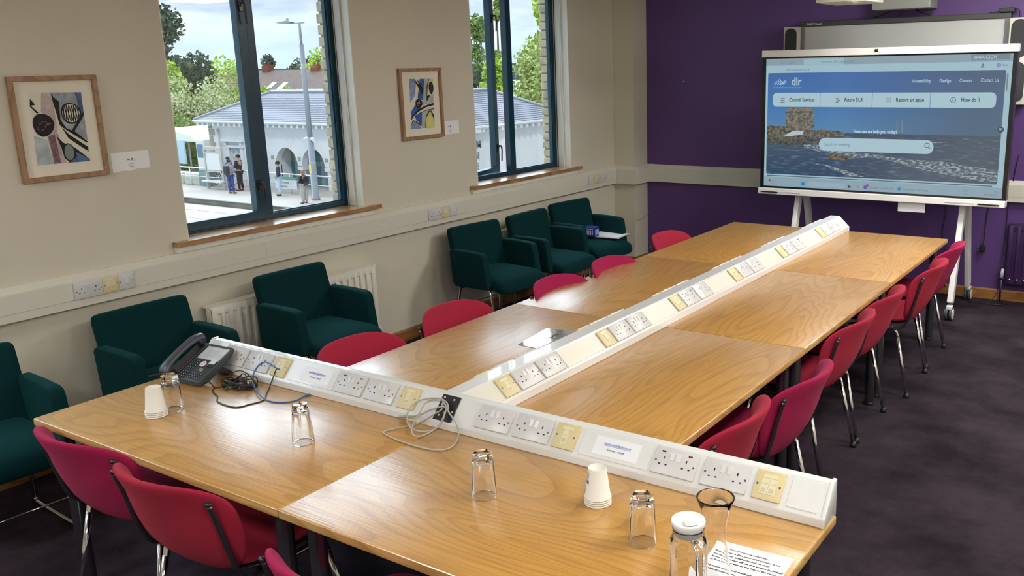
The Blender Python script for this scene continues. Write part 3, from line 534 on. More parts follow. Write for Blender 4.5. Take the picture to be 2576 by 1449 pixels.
# ---------------------------------------------------------------- framed pictures
def flat(m, pts, x, mi=0):
    m.bm.faces.new([m.bm.verts.new((x, p[0], p[1])) for p in pts]).material_index = mi
def thick(name, polys, x, t, mt, par, off):
    m = MB()
    for p in polys: m.prism([(a-off[0], b-off[1]) for a, b in p], 'x', x, x+t)
    return m.build(name, mt, par)
def picture(fr, mt_, sheet, img, shapes, cols, circ, base, lab):
    y0 = min(p[0] for p in fr); y1 = max(p[0] for p in fr); z0 = min(p[1] for p in fr); z1 = max(p[1] for p in fr)
    cy, cz = (y0+y1)/2, (z0+z1)/2; r = empty('framed_picture', (0, cy, cz), label=lab, cat='picture')
    a, b = (y1-y0)/2, (z1-z0)/2; w = .024; m = MB()
    for q in ([(-a,-b),(a,-b),(a-w,-b+w),(-a+w,-b+w)], [(a,-b),(a,b),(a-w,b-w),(a-w,-b+w)], [(a,b),(-a,b),(-a+w,b-w),(a-w,b-w)], [(-a,b),(-a,-b),(-a+w,-b+w),(-a+w,b-w)]):
        m.prism(q, 'x', .002, .026, .0012, 1)
    m.build('frame', FRAMEW, r)
    m = MB(); m.box(.003, .010, -a+w*.5, a-w*.5, -b+w*.5, b-w*.5); m.build('mount', mat('mount_cream', (.76,.72,.60), .8), r)
    off = (cy, cz)
    thick('art_sheet', [sheet], .010, .0006, mat('art_paper', (.74,.71,.61), .85), r, off)
    thick('art_ground', [img], .0106, .0002, base, r, off)
    x = .0108; obs = []
    m = MB(); mats = []
    for k, pts in shapes.items():
        c = cols[k]
        if c not in mats: mats.append(c)
        x += .00008; m.prism([(p[0]-cy, p[1]-cz) for p in pts], 'x', x, x+.0001, mi=mats.index(c))
    m.build('painted_shapes', mats, r)
    m = MB(); dk = ART['k']; ln = ART['line']
    for k, (c, e, tpt) in circ.items():
        c = Vector((0, c[0]-cy, c[1]-cz)); ry = abs(e[0]-cy-c.y); rz = abs(tpt[1]-cz-c.z)
        ang = [2*math.pi*i/28 for i in range(28)]
        wob = lambda t: 1+.04*math.sin(3*t+1)
        x += .0001
        m.prism([(c.y+ry*wob(t)*math.cos(t), c.z+rz*wob(t)*math.sin(t)) for t in ang], 'x', x, x+.0001, mi=0)
        s = .86 if k in ('mesh', 'egg') else 0
        if s:
            x += .0001
            m.prism([(c.y+ry*s*math.cos(t), c.z+rz*s*math.sin(t)) for t in ang], 'x', x, x+.0001, mi=1 if k == 'mesh' else 2)
        if k == 'mesh':
            x += .0001
            for i in range(-3, 4):
                for sl in (-.25, .3):
                    yy = c.y+ry*i*.24; hh = rz*.8*(1-(i/4)**2)**.5
                    m.prism([(yy-.0022+sl*hh*.5, c.z-hh), (yy+.0022+sl*hh*.5, c.z-hh), (yy+.0022-sl*hh*.5, c.z+hh), (yy-.0022-sl*hh*.5, c.z+hh)], 'x', x, x+.0001, mi=0)
        if k in ('dark', 'dk', 'pk'):
            random.seed(len(k)+5); x += .0001
            for i in range(11):
                t = random.uniform(0, 6.28); q = random.uniform(.2, .75); L_ = random.uniform(.1, .3); t2 = random.uniform(0, 3.14)
                p = Vector((c.y+ry*q*math.cos(t), c.z+rz*q*math.sin(t))); dv = Vector((ry*math.cos(t2), rz*math.sin(t2)))*L_; nv = Vector((-dv.y, dv.x))*.22
                m.prism([tuple(p-dv), tuple(p+nv), tuple(p+dv), tuple(p-nv)], 'x', x, x+.0001, mi=3 if k == 'dark' else (1 if k == 'dk' else 4))
    m.build('ink_rings', [dk, ln, ART['eg'], ART['br'], ART['pk']], r)
    return r
ART = {'k': mat('art_black', (.012,.012,.016), .8), 'line': mat('art_white', (.70,.66,.54), .8), 'eg': mat('art_egg_grey', (.20,.24,.23), .8), 'br': mat('art_brown', (.30,.10,.08), .8, noise=(60,.5)), 'pk': mat('art_plum', (.22,.10,.12), .8),
 'gr': mat('art_grey_wash', (.30,.33,.38), .8, noise=(25,.35)), 'bl': mat('art_blue_wash', (.08,.12,.26), .8, noise=(25,.4)), 'lg': mat('art_pale_blue', (.42,.47,.50), .8, noise=(20,.2)), 'mv': mat('art_mauve', (.48,.40,.39), .8, noise=(30,.2)), 'wh': mat('art_cream', (.70,.67,.55), .8), 'pd': mat('art_plum_dark', (.20,.12,.14), .8, noise=(60,.4)),
 'ub': mat('art_ultramarine', (.04,.10,.36), .8, noise=(20,.5)), 'ye': mat('art_yellow', (.60,.58,.20), .8, noise=(20,.15)), 'gg': mat('art_grey_green', (.40,.45,.42), .8, noise=(20,.15)), 'sb': mat('art_slate_blue', (.22,.28,.46), .8, noise=(30,.25))}
R_ = BAKED['R']
c1 = dict(grey_tr='gr', blue_r='bl', blue_b='bl', grey_l='lg', trunk_pink='mv', trunk_w='wh', bk1='k', w_str='wh', bk2='k', pinkcurve='pd', bk3='k', bkl='k')
picture(R_['frame1'], R_['mat1'], R_['sheet1'], R_['img1'], R_['s1'], {k: ART[v] for k, v in c1.items()}, R_['c1'], ART['wh'], 'square-ish oak-framed abstract ink picture in black, grey and pink, left of the nearer window')
c2 = dict(feather='sb', blue1='ub', grey1='gg', yel1='ye', grey2='gg', blue2='ub', blk_arc='k', lt_arc='wh', blk_arc2='k', blue3='ub', grey3='gg', yel2='ye', blk3='k', blue4='sb', blk4='k', blk5='k', blk6='k', blk7='k', blk8='k')
picture(R_['frame2'], R_['mat2'], R_['sheet2'], R_['img2'], R_['s2'], {k: ART[v] for k, v in c2.items()}, R_['c2'], ART['wh'], 'narrow oak-framed abstract picture in blue, yellow and black between the two windows')
def wallM2(x, y, z): return Matrix(((0,0,1,x),(1,0,0,y),(0,1,0,z),(0,0,0,1)))
def caption(y, z, lab, torn):
    r = empty('caption_sheet', (0, y, z), label=lab, cat='paper sheet')
    m = MB(); a, b = .105, .050
    pts = [(-a, -b), (a, -b+(.006 if torn else 0)), (a, b), (-a, b)]
    if torn: pts = [(-a, -b-.004), (-a*.5, -b+.002), (-a*.1, -b-.002), (a*.3, -b+.006), (a, -b+.004), (a, b), (-a, b)]
    m.prism(pts, 'x', .0005, .0012); m.build('sheet', PAPER, r)
    g = MB()
    for q in ((-.018, .010), (-.010, .014)): g.prism([(q[0]-.006, .006), (q[0], q[1]), (q[0]+.006, .006)], 'x', .0012, .0014)
    g.build('logo', INKB, r)
    text('dlr', .012, INK, r, wallM2(.0013, .002, .006), bold=.0006)
    text('Comhairle Contae County Council', .0032, INK, r, wallM2(.0013, -.020, .001), width=.046)
    g = MB()
    for z_, a_, b_ in ((-.016, -.018, .024), (-.023, -.012, .014), (-.027, -.010, .012), (-.031, -.012, .014), (-.035, -.008, .010)): g.box(.0012, .0014, a_, b_, z_, z_+.0015)
    g.build('small_print', mat('print_grey', (.25,.25,.28), .8), r)
caption(1.207, 1.536, 'white caption card with torn lower edge beside the picture left of the nearer window', True)
caption(3.755, 1.536, 'white caption card beside the narrow picture between the windows', False)
# small things on the walls
m = MB(); m.cyl((.642, RY1-.001, 1.799), (.642, RY1-.005, 1.799), .006, 10); tag(m.build('wall_plug', WHITEP), 'tiny white wall plug alone in the middle of the purple wall', 'wall plug')
m = MB(); m.tube(curve_pts([(COLX+.004, 6.16, .46), (COLX+.006, 6.24, .45), (COLX+.01, 6.32, .47), (COLX+.03, 6.385, .52), (COLX+.05, 6.39, .58)]), .002, 6)
tag(m.build('thin_wire', mat('wire_grey', (.20,.19,.19), .5)), 'thin grey wire curling round the foot of the corner column', 'wire')
# ---------------------------------------------------------------- unseen ceiling panels added to brighten the room
def fill_light(x, y):
    r = empty('added_fill_light', (x, y, RZ), label='square fill light panel added on the unseen ceiling', cat='fill light', group='added fill light panels')
    m = MB()
    for q in ((-.3,.3,-.3,-.285),(-.3,.3,.285,.3),(-.3,-.285,-.285,.285),(.285,.3,-.285,.285)): m.box(q[0], q[1], q[2], q[3], -.012, 0)
    m.build('trim_ring', WHITEM, r)
    m = MB(); m.box(-.285, .285, -.285, .285, -.008, -.001); m.build('diffuser', emis('fill_panel_glow', (1.0, .975, .92), FILL_STRENGTH), r)
for x, y in FILL_PANELS: fill_light(x, y)
# ================================================================ tables
TZ = .73
def make_table(L_, W_, name='meeting_table'):
    """origin on the floor at the centre, long axis = local x"""
    r = empty(name)
    m = MB(); m.rbox(-L_/2+.0012, L_/2-.0012, -W_/2+.0012, W_/2-.0012, TZ-.030, TZ, .006, 3)
    for f in m.bm.faces:
        if abs(f.normal.z) < .5: f.material_index = 1
    soft(m.build('table_top', [OAK, OAKE], r), 25)
    m = MB(); a, b = L_/2-.075, W_/2-.075
    for y in (-b, b): m.box(-a, a, y-.014, y+.014, TZ-.066, TZ-.0305)
    for x in (-a, a): m.box(x-.014, x+.014, -b, b, TZ-.066, TZ-.0305)
    m.tube([(-a, 0, TZ-.12), (a, 0, TZ-.12)], .016, 10); m.box(-a-.01, -a+.01, -.03, .03, TZ-.14, TZ-.06); m.box(a-.01, a+.01, -.03, .03, TZ-.14, TZ-.06)
    m.build('under_frame', BLACKP, r)
    for sx_ in (-1, 1):
        for sy in (-1, 1):
            m = MB(); c = (sx_*a, sy*b, 0)
            m.lathe([(0, .012), (.027, .012), (.027, TZ-.032), (0, TZ-.032)], c, 24, 0)
            m.lathe([(0, 0), (.029, 0), (.029, .014), (.022, .02)], c, 20, 1)
            soft(m.build('leg', [GUN, BLACKP], r))
    return r
HX0, HXM, HX1, LYE = 1.183, 2.6015, 4.0195, 5.073
LX0, LX1 = 1.7764, 3.4131; LXM = (LX0+LX1)/2
ROWS = [(.802, 2.211), (2.211, 3.6184), (3.6184, LYE)]
ht = make_table(HXM-HX0, .80)
ht.location = ((HX0+HXM)/2, .40, 0); tag(ht, 'oak-topped table with the telephone on it, left half of the head table', 'table')
h2 = copy_tree(ht); h2.location = ((HXM+HX1)/2, .40, 0); tag(h2, 'oak-topped table with the glass jug on it, right half of the head table', 'table')
lt = make_table(1.409, .8184); names = ['nearest', 'middle', 'farthest']
for i, (a, b) in enumerate(ROWS):
    for s_, (xa, xb) in enumerate(((LX0, LXM), (LXM, LX1))):
        o = lt if (i == 0 and s_ == 0) else copy_tree(lt)
        o.location = ((xa+xb)/2, (a+b)/2, 0); o.rotation_euler = (0, 0, math.pi/2); o.scale = ((b-a)/1.409, 1, 1)
        tag(o, 'oak-topped table, %s on the %s side of the long table spine' % (names[i], ('window', 'right-hand')[s_]), 'table')
# ---------------------------------------------------------------- desktop power spines
def face_M(o, u, v):  # origin, across, up -> matrix
    u = Vector(u).normalized(); v = Vector(v).normalized(); n = u.cross(v)
    return Matrix(((u.x, v.x, n.x, o[0]), (u.y, v.y, n.y, o[1]), (u.z, v.z, n.z, o[2]), (0,0,0,1)))
SP = mat('spine_white', (.72,.73,.73), .25, Coat_Weight=.6)
hs = empty('power_spine', (2.6, .75, TZ), label='white sloping power socket spine along the back of the head table', cat='socket spine')
ox, oy = 2.6, .75
prof = [(.7005-oy, 0), (.7005-oy, .026), (.774-oy, .107), (.799-oy, .107), (.799-oy, 0)]
m = MB(); m.prism(prof, 'x', 1.205-ox, 4.010-ox, .002, 1); m.build('spine_body', SP, hs)
cp = [(.6975-oy, 0), (.6975-oy, .028), (.772-oy, .111), (.801-oy, .111), (.801-oy, 0)]
for xa, xb in ((1.198, 1.212), (4.003, 4.0155)):
    m = MB(); m.prism(cp, 'x', xa-ox, xb-ox, .0025, 2); soft(m.build('end_cap', SP, hs))
FO = Vector((0, .7005-oy, .026)); FV = Vector((0, .0735, .081)).normalized()
def hM(x, up=.014, out=.0005):
    p = FO+FV*up; n = Vector((1,0,0)).cross(FV); p = p+n*out
    return face_M((x-ox, p.y, p.z), (1,0,0), FV)
SLOTS = [(1.336,'D'),(1.497,'D'),(1.664,'c2'),(2.050,'U'),(2.215,'D'),(2.386,'c1'),(2.573,'K'),(2.762,'D'),(2.928,'D'),(3.091,'c1'),(3.464,'U'),(3.631,'D'),(3.796,'c2')]
for x, k in SLOTS:
    if k == 'D': double_socket(hs, hM(x))
    if k == 'U': double_socket(hs, hM(x), usb=True)
    if k == 'c1': data_plate(hs, hM(x), 1)
    if k == 'c2': data_plate(hs, hM(x), 2)
    if k == 'K':
        b = MB(); b.rbox(0, .086, -.008, .090, 0, .003, .001, 1)
        b.box(.030, .066, .012, .044, .0025, .0045); b.box(.034, .060, .050, .062, .0025, .0045)
        for p in ((.014, .078), (.060, .076), (.072, .030), (.020, .010)): b.lathe([(0, .005), (.004, .004), (.004, .002)], (p[0], p[1], 0), 12, 1)
        o = b.build('av_plate', [mat('av_plate_black', (.012,.012,.014), .3), SILVER], hs); o.matrix_local = hM(x)
for xa, xb in ((1.770, 2.035), (3.195, 3.450), (3.90, 3.99)):
    b = MB(); b.rbox(0, xb-xa, 0, .086, 0, .0016, .0006, 1); o = b.build('blank_cover', SP, hs); o.matrix_local = hM(xa)
# printed labels stuck on the blank covers
for xa, nm in ((1.84, 'left'), (3.245, 'right')):
    r = empty('spine_label', (xa, 0, 0), label='printed email label stuck on the %s part of the head table socket spine' % nm, cat='label'); M0 = Matrix.Translation((ox-xa, oy, TZ)) @ hM(xa, .026, .0024)
    r.location = (xa, oy, TZ); M0 = hM(xa, .026, .0024); M0 = Matrix.Translation((ox-xa, 0, 0)) @ M0
    b = MB(); b.box(0, .165, 0, .062, 0, .0004); o = b.build('label_sheet', mat('label_white', (.80,.82,.86), .3), r); o.matrix_local = M0
    text('dundrumhub@dlrcoco.ie', .0118, INKB, r, M0 @ Matrix.Translation((.034, .036, .0005)), width=.098)
    text('Screen – email', .0112, INK, r, M0 @ Matrix.Translation((.050, .018, .0005)), width=.062)
    b = MB(); b.box(.034, .132, .0335, .0343, .0004, .0007); o = b.build('underline', INKB, r); o.matrix_local = M0
# long spine
ls = empty('power_spine', (2.5955, 2.9, TZ), label='long double-sided white power socket spine down the middle of the long table', cat='socket spine')
lp = [(-.111, 0), (-.111, .032), (-.034, .106), (.034, .106), (.111, .032), (.111, 0)]
m = MB(); m.prism(lp, 'y', .803-2.9, LYE-.012-2.9, .0015, 1); m.build('spine_body', SP, ls)
m = MB(); m.prism([(a*1.02, b*1.02) for a, b in lp], 'y', LYE-.014-2.9, LYE+.002-2.9, .002, 1); m.build('end_cap', SP, ls)
m = MB(); m.prism([(a*1.004, b*1.004) for a, b in lp], 'y', 1.968-2.9, 1.972-2.9); m.build('joint_strip', TRUNK, ls)
def lM(y, side):
    if side > 0: p = Vector((.111, 0, .032)); v = Vector((-.077, 0, .074)).normalized(); u = Vector((0,1,0))
    else: p = Vector((-.111, 0, .032)); v = Vector((.077, 0, .074)).normalized(); u = Vector((0,-1,0))
    n = u.cross(v); q = p+v*.011+n*.0006
    return face_M((q.x, y-2.9, q.z), u, v)
GR = [.972, 1.680, 2.362, 3.062, 3.772, 4.505]
usbs = {2: 0, 4: 1}
for i, y in enumerate(GR):
    data_plate(ls, lM(y, 1), 2 if i == 2 else 1)
    double_socket(ls, lM(y+.098, 1), usb=usbs.get(i) == 0); double_socket(ls, lM(y+.254, 1), usb=usbs.get(i) == 1)
    data_plate(ls, lM(y+.086, -1), 1); double_socket(ls, lM(y+.244, -1)); double_socket(ls, lM(y+.400, -1))
    ya, yb = y+.412, (GR[i+1]-.012 if i < 5 else LYE-.03)
    if yb-ya > .05:
        b = MB(); b.rbox(0, yb-ya, 0, .086, 0, .0016, .0006, 1); o = b.build('blank_cover', TRUNK, ls); o.matrix_local = lM(ya, 1)
b = MB(); b.rbox(0, .145, 0, .086, 0, .0016, .0006, 1); o = b.build('blank_cover', TRUNK, ls); o.matrix_local = lM(.815, 1)
# ================================================================ red stacking chairs
def make_stacker(cloth):
    r = empty('stacking_chair')
    lean = .26
    def back(a, b, h):     # a across, b up (centre 0), wraps round the sitter
        z = .618+b; y = -.268-.40*(b+.02)*(.9)-.05*math.sin((b+.17)/.34*3.1)*.35 + (.55+.88*(b+.17)/.34)*a*a - 2.4*max(0, b-.05)**2
        return (a, y+h*math.cos(lean)*1.0, z+h*math.sin(lean))
    def ol(t):
        a, b = sup(t, .283, .174, 3.8); return (a*(1-.10*max(0, -b/.172)-.05*max(0, b/.172)), b)
    m = pad(ol, .052, back, 56, back=.8, k=5); m.build('backrest', cloth, r, smooth=True)
    def seat(a, b, h):
        y = b+.012; z = .452+.02*(a/.24)**2*.6-.030*max(0, (b-.08)/.13)**2-.006*(1-(a/.24)**2)
        return (a, y, z+h)
    m = pad(lambda t: sup(t, .238, .212, 3.6), .050, seat, 56, k=7, back=.6); m.build('seat', cloth, r, smooth=True)
    m = pad(lambda t: sup(t, .232, .205, 3.6), .016, lambda a, b, h: (a, b+.012, .428+.012*(a/.24)**2-.030*max(0, (b-.08)/.13)**2+h), 40, k=10); m.build('seat_shell', BLACKP, r, smooth=True)
    for s_ in (-1, 1):
        m = MB(); x = s_*.240
        m.tube(curve_pts([(x*.99, -.291, .728), (x*.99, -.268, .650), (x, -.245, .555), (x*1.0, -.220, .475), (x*1.0, -.190, .430), (x*1.0, -.14, .415), (x*1.0, -.02, .414)], 5), .010, 10, flat=(1.25, .8))
        m.build('back_tube', GUN, r, smooth=False); m = MB(); m.ball((x*.99, -.293, .732), (.0135, .010, .009)); m.build('tube_cap', BLACKP, r)
        m = MB(); xo = s_*.232
        m.tube(curve_pts([(xo*.98, -.165, .36), (xo, -.145, .405), (xo, -.10, .416), (xo, .08, .412), (xo, .125, .400), (xo*.99, .145, .36)], 5), .0115, 10); m.build('side_rail', CHROME, r)
        for yy, fy in ((-.163, -.240), (.143, .215)):
            m = MB(); m.tube([(xo*.98, yy, .37), (s_*.252, fy, .018)], [.0115, .0105], 12); m.build('leg', CHROME, r)
            m = MB(); m.lathe([(0, 0), (.017, 0), (.0175, .010), (.013, .030), (.0, .030)], (s_*.252, fy, 0), 14); m.build('foot_cap', BLACKP, r)
        m = MB(); m.cyl((xo*.98, .06, .418), (xo*1.12, .06, .400), .008, 8); m.ball((xo*1.15, .06, .398), .011); m.build('linking_stud', BLACKP, r)
    m = MB(); m.tube([(-.23, -.02, .412), (.23, -.02, .412)], .0095, 8); m.tube([(-.23, .09, .408), (.23, .09, .408)], .0095, 8); m.build('cross_rail', GUN, r)
    return r
crim = make_stacker(REDF); cher = make_stacker(CHERRY)
_used = set()
def put(proto, x, y, rz, lab, cat, grp):
    o = proto if proto.name not in _used else copy_tree(proto)
    _used.add(proto.name); _used.add(o.name); o.location = (x, y, 0); o.rotation_euler = (0, 0, rz)
    return tag(o, lab, cat, grp)
PI = math.pi
# right-hand side, facing the table (-x): local +y -> -x  => rz = +90deg
rt = [(crim, 3.225, 1.27, .02, 'crimson chair nearest the head table on the right side of the long table'), (cher, 3.28, 1.80, -.02, 'cherry-pink chair, second from the head table on the right side'),
 (crim, 3.205, 2.65, .0, 'crimson chair, third from the head table on the right side'), (crim, 3.205, 3.21, .0, 'crimson chair, fourth from the head table on the right side'),
 (crim, 3.255, 4.00, .02, 'crimson chair, second from the display on the right side, its whole back tube showing'), (cher, 3.235, 4.60, .0, 'cherry chair on the right side nearest to the display stand')]
for p, x, y, d, lab in rt: put(p, x, y, PI/2+d, lab, 'chair', 'red stacking chairs round the tables')
lf = [(crim, 1.965, 1.165, .0, 'crimson chair on the window side nearest the head table'), (crim, 1.955, 1.835, 0, 'crimson chair on the window side, second from the head table'), (cher, 2.085, 2.585, 0, 'cherry-pink chair on the window side, third from the head table'),
 (cher, 2.085, 3.185, .03, 'cherry-pink chair on the window side, fourth from the head table'), (crim, 1.99, 4.11, 0, 'crimson chair on the window side farthest from the head table')]
for p, x, y, d, lab in lf: put(p, x, y, -PI/2+d, lab, 'chair', 'red stacking chairs round the tables')
ne = [(cher, 1.60, .225, .02, 'cherry-pink chair at the left end of the near side of the head table'), (crim, 2.15, .195, .04, 'crimson chair in the middle of the near side of the head table'), (cher, 3.04, .09, .0, 'cherry-pink chair right of the table seam, mostly cut by the bottom edge')]
for p, x, y, d, lab in ne: put(p, x, y, d, lab, 'chair', 'red stacking chairs round the tables')
# ================================================================ green armchairs (local +y forward)
def make_armchair():
    r = empty('green_armchair')
    def slab(w, h, t, dfm, n=9): return pad(lambda a: sup(a, w, h, n), t, dfm, 64, rings=(0,.4,.7,.85,.93,.97,.99,1), k=26)
    # backrest
    def bk(a, b, h):
        z = .575+b; y = -.205-.30*(b+.1)*.85+.16*a*a; return (a, y+h*.96, z+h*.22)
    m = slab(.261, .228, .072, bk, 18); m.build('backrest', GREENF, r, smooth=True)
    for s_ in (-1, 1):
        m = MB(); pts = [(-.236, .630), (-.222, .652), (-.05, .654), (.085, .650), (.118, .640), (.132, .618), (.165, .405), (.160, .385), (-.185, .372), (-.212, .392)]
        x0 = s_*.263; m.prism(pts, 'x', x0-.033, x0+.033, .013, 3); soft(m.build('armrest', GREENF, r), 50)
    def se(a, b, h):
        z = .418+.018*max(0, 1-(a/.25)**2)*(1 if h > 0 else 0)-.02*max(0, (b-.05)/.15)**2; return (a, b+.03, z+h)
    def so(t):
        a, b = sup(t, .25, .245, 10)
        if b < .12: a = max(-.228, min(.228, a))
        return (a, b)
    m = pad(so, .095, se, 72, rings=(0,.4,.7,.85,.93,.97,.99,1), k=16); m.build('seat', GREENF, r, smooth=True)
    for s_ in (-1, 1):
        m = MB(); x = s_*.215
        m.tube(curve_pts([(x, .02, .378), (x, .085, .372), (x*1.03, .125, .33), (x*1.08, .175, .06), (x*1.08, .172, .022), (x*1.08, .13, .011), (x*1.08, -.20, .011), (x*1.08, -.245, .022), (x*1.08, -.25, .06), (x*1.03, -.215, .32), (x, -.18, .37), (x, -.12, .378)], 5), .0095, 10)
        m.build('sled_leg', CHROME, r)
    m = MB(); m.tube([(-.225, .16, .15), (.225, .16, .15)], .004, 8); m.tube([(-.215, -.235, .20), (.215, -.235, .20)], .004, 8); m.box(-.2, .2, -.15, .12, .368, .380); m.build('cross_bar', CHROME, r)
    return r
ac = make_armchair()
arm = [(.531, .085, -.067, 'green armchair cut off by the left edge of the picture'), (.46, 1.035, -.013, 'green armchair behind the telephone, left of the near radiator'), (.471, 1.994, -.008, 'green armchair standing alone in front of the near radiator'),
 (.444, 3.733, -.122, 'green armchair nearest in the group of three under the farther window'), (.484, 4.395, -.001, 'green armchair in the middle of the group of three'), (.457, 5.025, -.122, 'green armchair beside the corner column with papers and a blue box on its seat')]
for x, y, t, lab in arm: put(ac, x, y, t-PI/2, lab, 'armchair', 'green wool armchairs along the window wall')
# papers and box on the last armchair
def sheetstack(name, cx, cy, cz, rz, n, lab):
    r = empty(name, (cx, cy, cz), rz, label=lab, cat='papers'); random.seed(11)
    for k in range(n):
        a = random.uniform(-.12, .12); dx, dy = random.uniform(-.02, .02), random.uniform(-.02, .02); m = MB()
        m.box(-.149, .149, -.105, .105, 0, .0022); o = m.build('sheet', PAPER if k % 3 else mat('paper_shade', (.62,.64,.72), .7), r); o.location = (dx, dy, .0026*k); o.rotation_euler = (0, 0, a)
    return r
sheetstack('loose_papers', .52, 5.16, .492, .15, 6, 'loose white papers on the seat of the armchair by the corner column')
r = empty('blue_box', (.435, 5.035, .508), .15, label='small blue printed cardboard box on the papers on the far armchair', cat='box')
m = MB(); m.rbox(-.055, .055, -.045, .045, 0, .085, .002, 1); m.build('carton', mat('box_blue', (.012,.04,.30), .35), r)
m = MB()
for i in range(5): m.box(.0552, .0556, -.033+.016*i, -.028+.016*i, .018, .060)
for i in range(5): m.box(-.038+.017*i, -.032+.017*i, -.0456, -.0452, .018, .060)
m.box(-.04, .04, -.0456, -.0452, .066, .074); m.build('print', PAPER, r)
# ================================================================ things on the head table
def make_tumbler():
    r = empty('glass_tumbler'); m = MB(); n = 48
    def ring(rad, z, hexa):
        o = []
        for k in range(n):
            t = 2*PI*k/n; s_ = (t+PI/6) % (PI/3)-PI/6; hx = math.cos(PI/6)/math.cos(s_)
            q = rad*((1-hexa)+hexa*hx*1.06); o.append(m.bm.verts.new((q*math.cos(t), q*math.sin(t), z)))
        return o
    prof = [(.0330, .001, 0), (.0368, 0, 0), (.0372, .006, 0), (.0362, .030, 0), (.0345, .070, .35), (.0322, .105, .8), (.0300, .130, 1), (.0285, .139, 1), (.0262, .142, 1), (.016, .1405, .3), (.004, .139, 0),
            ]
    inner = [(.0345, .002, 0), (.0344, .02, 0), (.0335, .05, 0), (.0315, .09, .2), (.0290, .112, .4), (.026, .117, .3), (.015, .119, 0), (.003, .1195, 0)]
    A = [ring(*p) for p in prof]; B = [ring(*p) for p in inner]
    def br(P, Q, fl=False):
        for k in range(n):
            j = (k+1) % n; f = m.bm.faces.new((P[k], P[j], Q[j], Q[k])); f.smooth = True
    for P, Q in zip(A[1:], A[2:]): br(P, Q)
    for P, Q in zip(B, B[1:]): br(P, Q)
    br(A[1], A[0]); br(A[0], B[0]); m.bm.faces.new(A[-1]); m.bm.faces.new(B[-1])
    o = m.build('glass_body', GLASS, r); soft(o, 22); return r
tb = make_tumbler(); _used.add('x')
for i, (x, y, a, lab) in enumerate([(1.582, .326, .3, 'upturned glass tumbler beside the telephone, behind the paper cups'), (2.274, .372, .9, 'upturned glass tumbler standing alone on the left half of the head table'),
  (3.078, .38, .35, 'upturned glass tumbler left of the right-hand paper cups'), (3.621, .389, .15, 'upturned glass tumbler between the paper cups and the jug')]):
    o = tb if i == 0 else copy_tree(tb); o.location = (x, y, TZ+.0005); o.rotation_euler = (0, 0, a); tag(o, lab, 'glass', 'upturned glass tumblers')
def make_cup():
    r = empty('paper_cup'); m = MB()
    m.lathe([(.0385, .0022), (.0395, 0), (.0405, .002), (.0398, .0045), (.0375, .006), (.0270, .092), (.0262, .0935), (.0256, .092), (.0252, .0860), (0, .0855), (0, .0845), (.0262, .0842), (.0368, .006), (.0378, .0030)], n=40)
    m.build('cup_wall', CUP, r, smooth=True); return r
cp0 = make_cup()
first = True
for (x, y, a, where) in ((1.579, .259, 3.95, 'in front of tumbler by telephone'), (3.396, .517, 4.1, 'between two lone tumblers')):
    for k in range(4):
        o = cp0 if first else copy_tree(cp0); first = False; o.location = (x, y, TZ+.0005+.0068*k); o.rotation_euler = (0, 0, a)
        tag(o, ['white paper cup, lowest', 'white paper cup, second from below', 'white paper cup, third from below', 'white paper cup with printed mark, topmost'][k]+' of stack '+where, 'paper cup', 'nested upturned paper cups')
        if k == 3:
            for mt_, z0, z1, t0, t1 in ((mat('cup_red', (.55,.02,.04), .6), .048, .059, .0, .27), (mat('cup_blue', (.05,.25,.6), .6), .048, .059, -.22, .0), (mat('cup_grey_print', (.45,.45,.45), .7), .062, .082, -.22, .22)):
                m = MB(); q = lambda z: .0375-(z-.006)*(.0105/.086)+.0004
                vs = [[m.bm.verts.new((q(z)*math.cos(t0+(t1-t0)*i/6), q(z)*math.sin(t0+(t1-t0)*i/6), z)) for i in range(7)] for z in (z0, z1)]
                for i in range(6): m.bm.faces.new((vs[0][i], vs[0][i+1], vs[1][i+1], vs[1][i]))
                m.build('printed_mark', mt_, o)
# jug with lid
r = empty('glass_jug', (3.866, .176, TZ+.0005), -.75, label='ribbed glass jug with a white plastic lid at the right end of the head table', cat='jug')
m = MB(); n = 64
def rib(R, z, amp):
    return [m.bm.verts.new(((R+amp*abs(math.cos(k*PI*20/n/1.0*.5)))*math.cos(2*PI*k/n), (R+amp*abs(math.cos(k*PI*20/n*.5)))*math.sin(2*PI*k/n), z)) for k in range(n)]
outr = [rib(.036, .001, 0), rib(.042, .006, .001), rib(.043, .03, .0016), rib(.0435, .10, .0016), rib(.0435, .172, .0016), rib(.042, .184, .0010), rib(.0385, .190, 0), rib(.036, .199, 0), rib(.0365, .212, 0), rib(.038, .218, 0)]
inr = [rib(.0355, .2175, 0), rib(.0335, .208, 0), rib(.0335, .199, 0), rib(.0355, .188, 0), rib(.0395, .176, 0), rib(.0405, .10, 0), rib(.0398, .03, 0), rib(.036, .012, 0), rib(.01, .010, 0)]
seq = outr+inr
for P, Q in zip(seq, seq[1:]):
    for k in range(n):
        f = m.bm.faces.new((P[k], P[(k+1) % n], Q[(k+1) % n], Q[k])); f.smooth = True
m.bm.faces.new(seq[0]); m.bm.faces.new(seq[-1]); m.build('glass_body', GLASS, r)
m = MB(); m.tube(curve_pts([(.037, 0, .196), (.052, 0, .200), (.068, 0, .188), (.072, 0, .165), (.070, 0, .110), (.064, 0, .090), (.050, 0, .080), (.0455, 0, .078)], 6), .0065, 12, flat=(1.3, .8)); m.build('handle', GLASS, r, smooth=True)
m = MB(); m.lathe([(0, .226), (.020, .226), (.033, .232), (.0385, .2345), (.0400, .231), (.0395, .224), (.034, .212), (.0328, .200), (.0315, .198), (0, .198)], n=48); m.build('lid', WHITEP, r, smooth=True)
m = MB(); m.prism([(-.004, .226), (.022, .227), (.030, .234), (.022, .238), (.002, .236)], 'y', -.013, .013, .002, 2); soft(m.build('lid_tab', WHITEP, r))
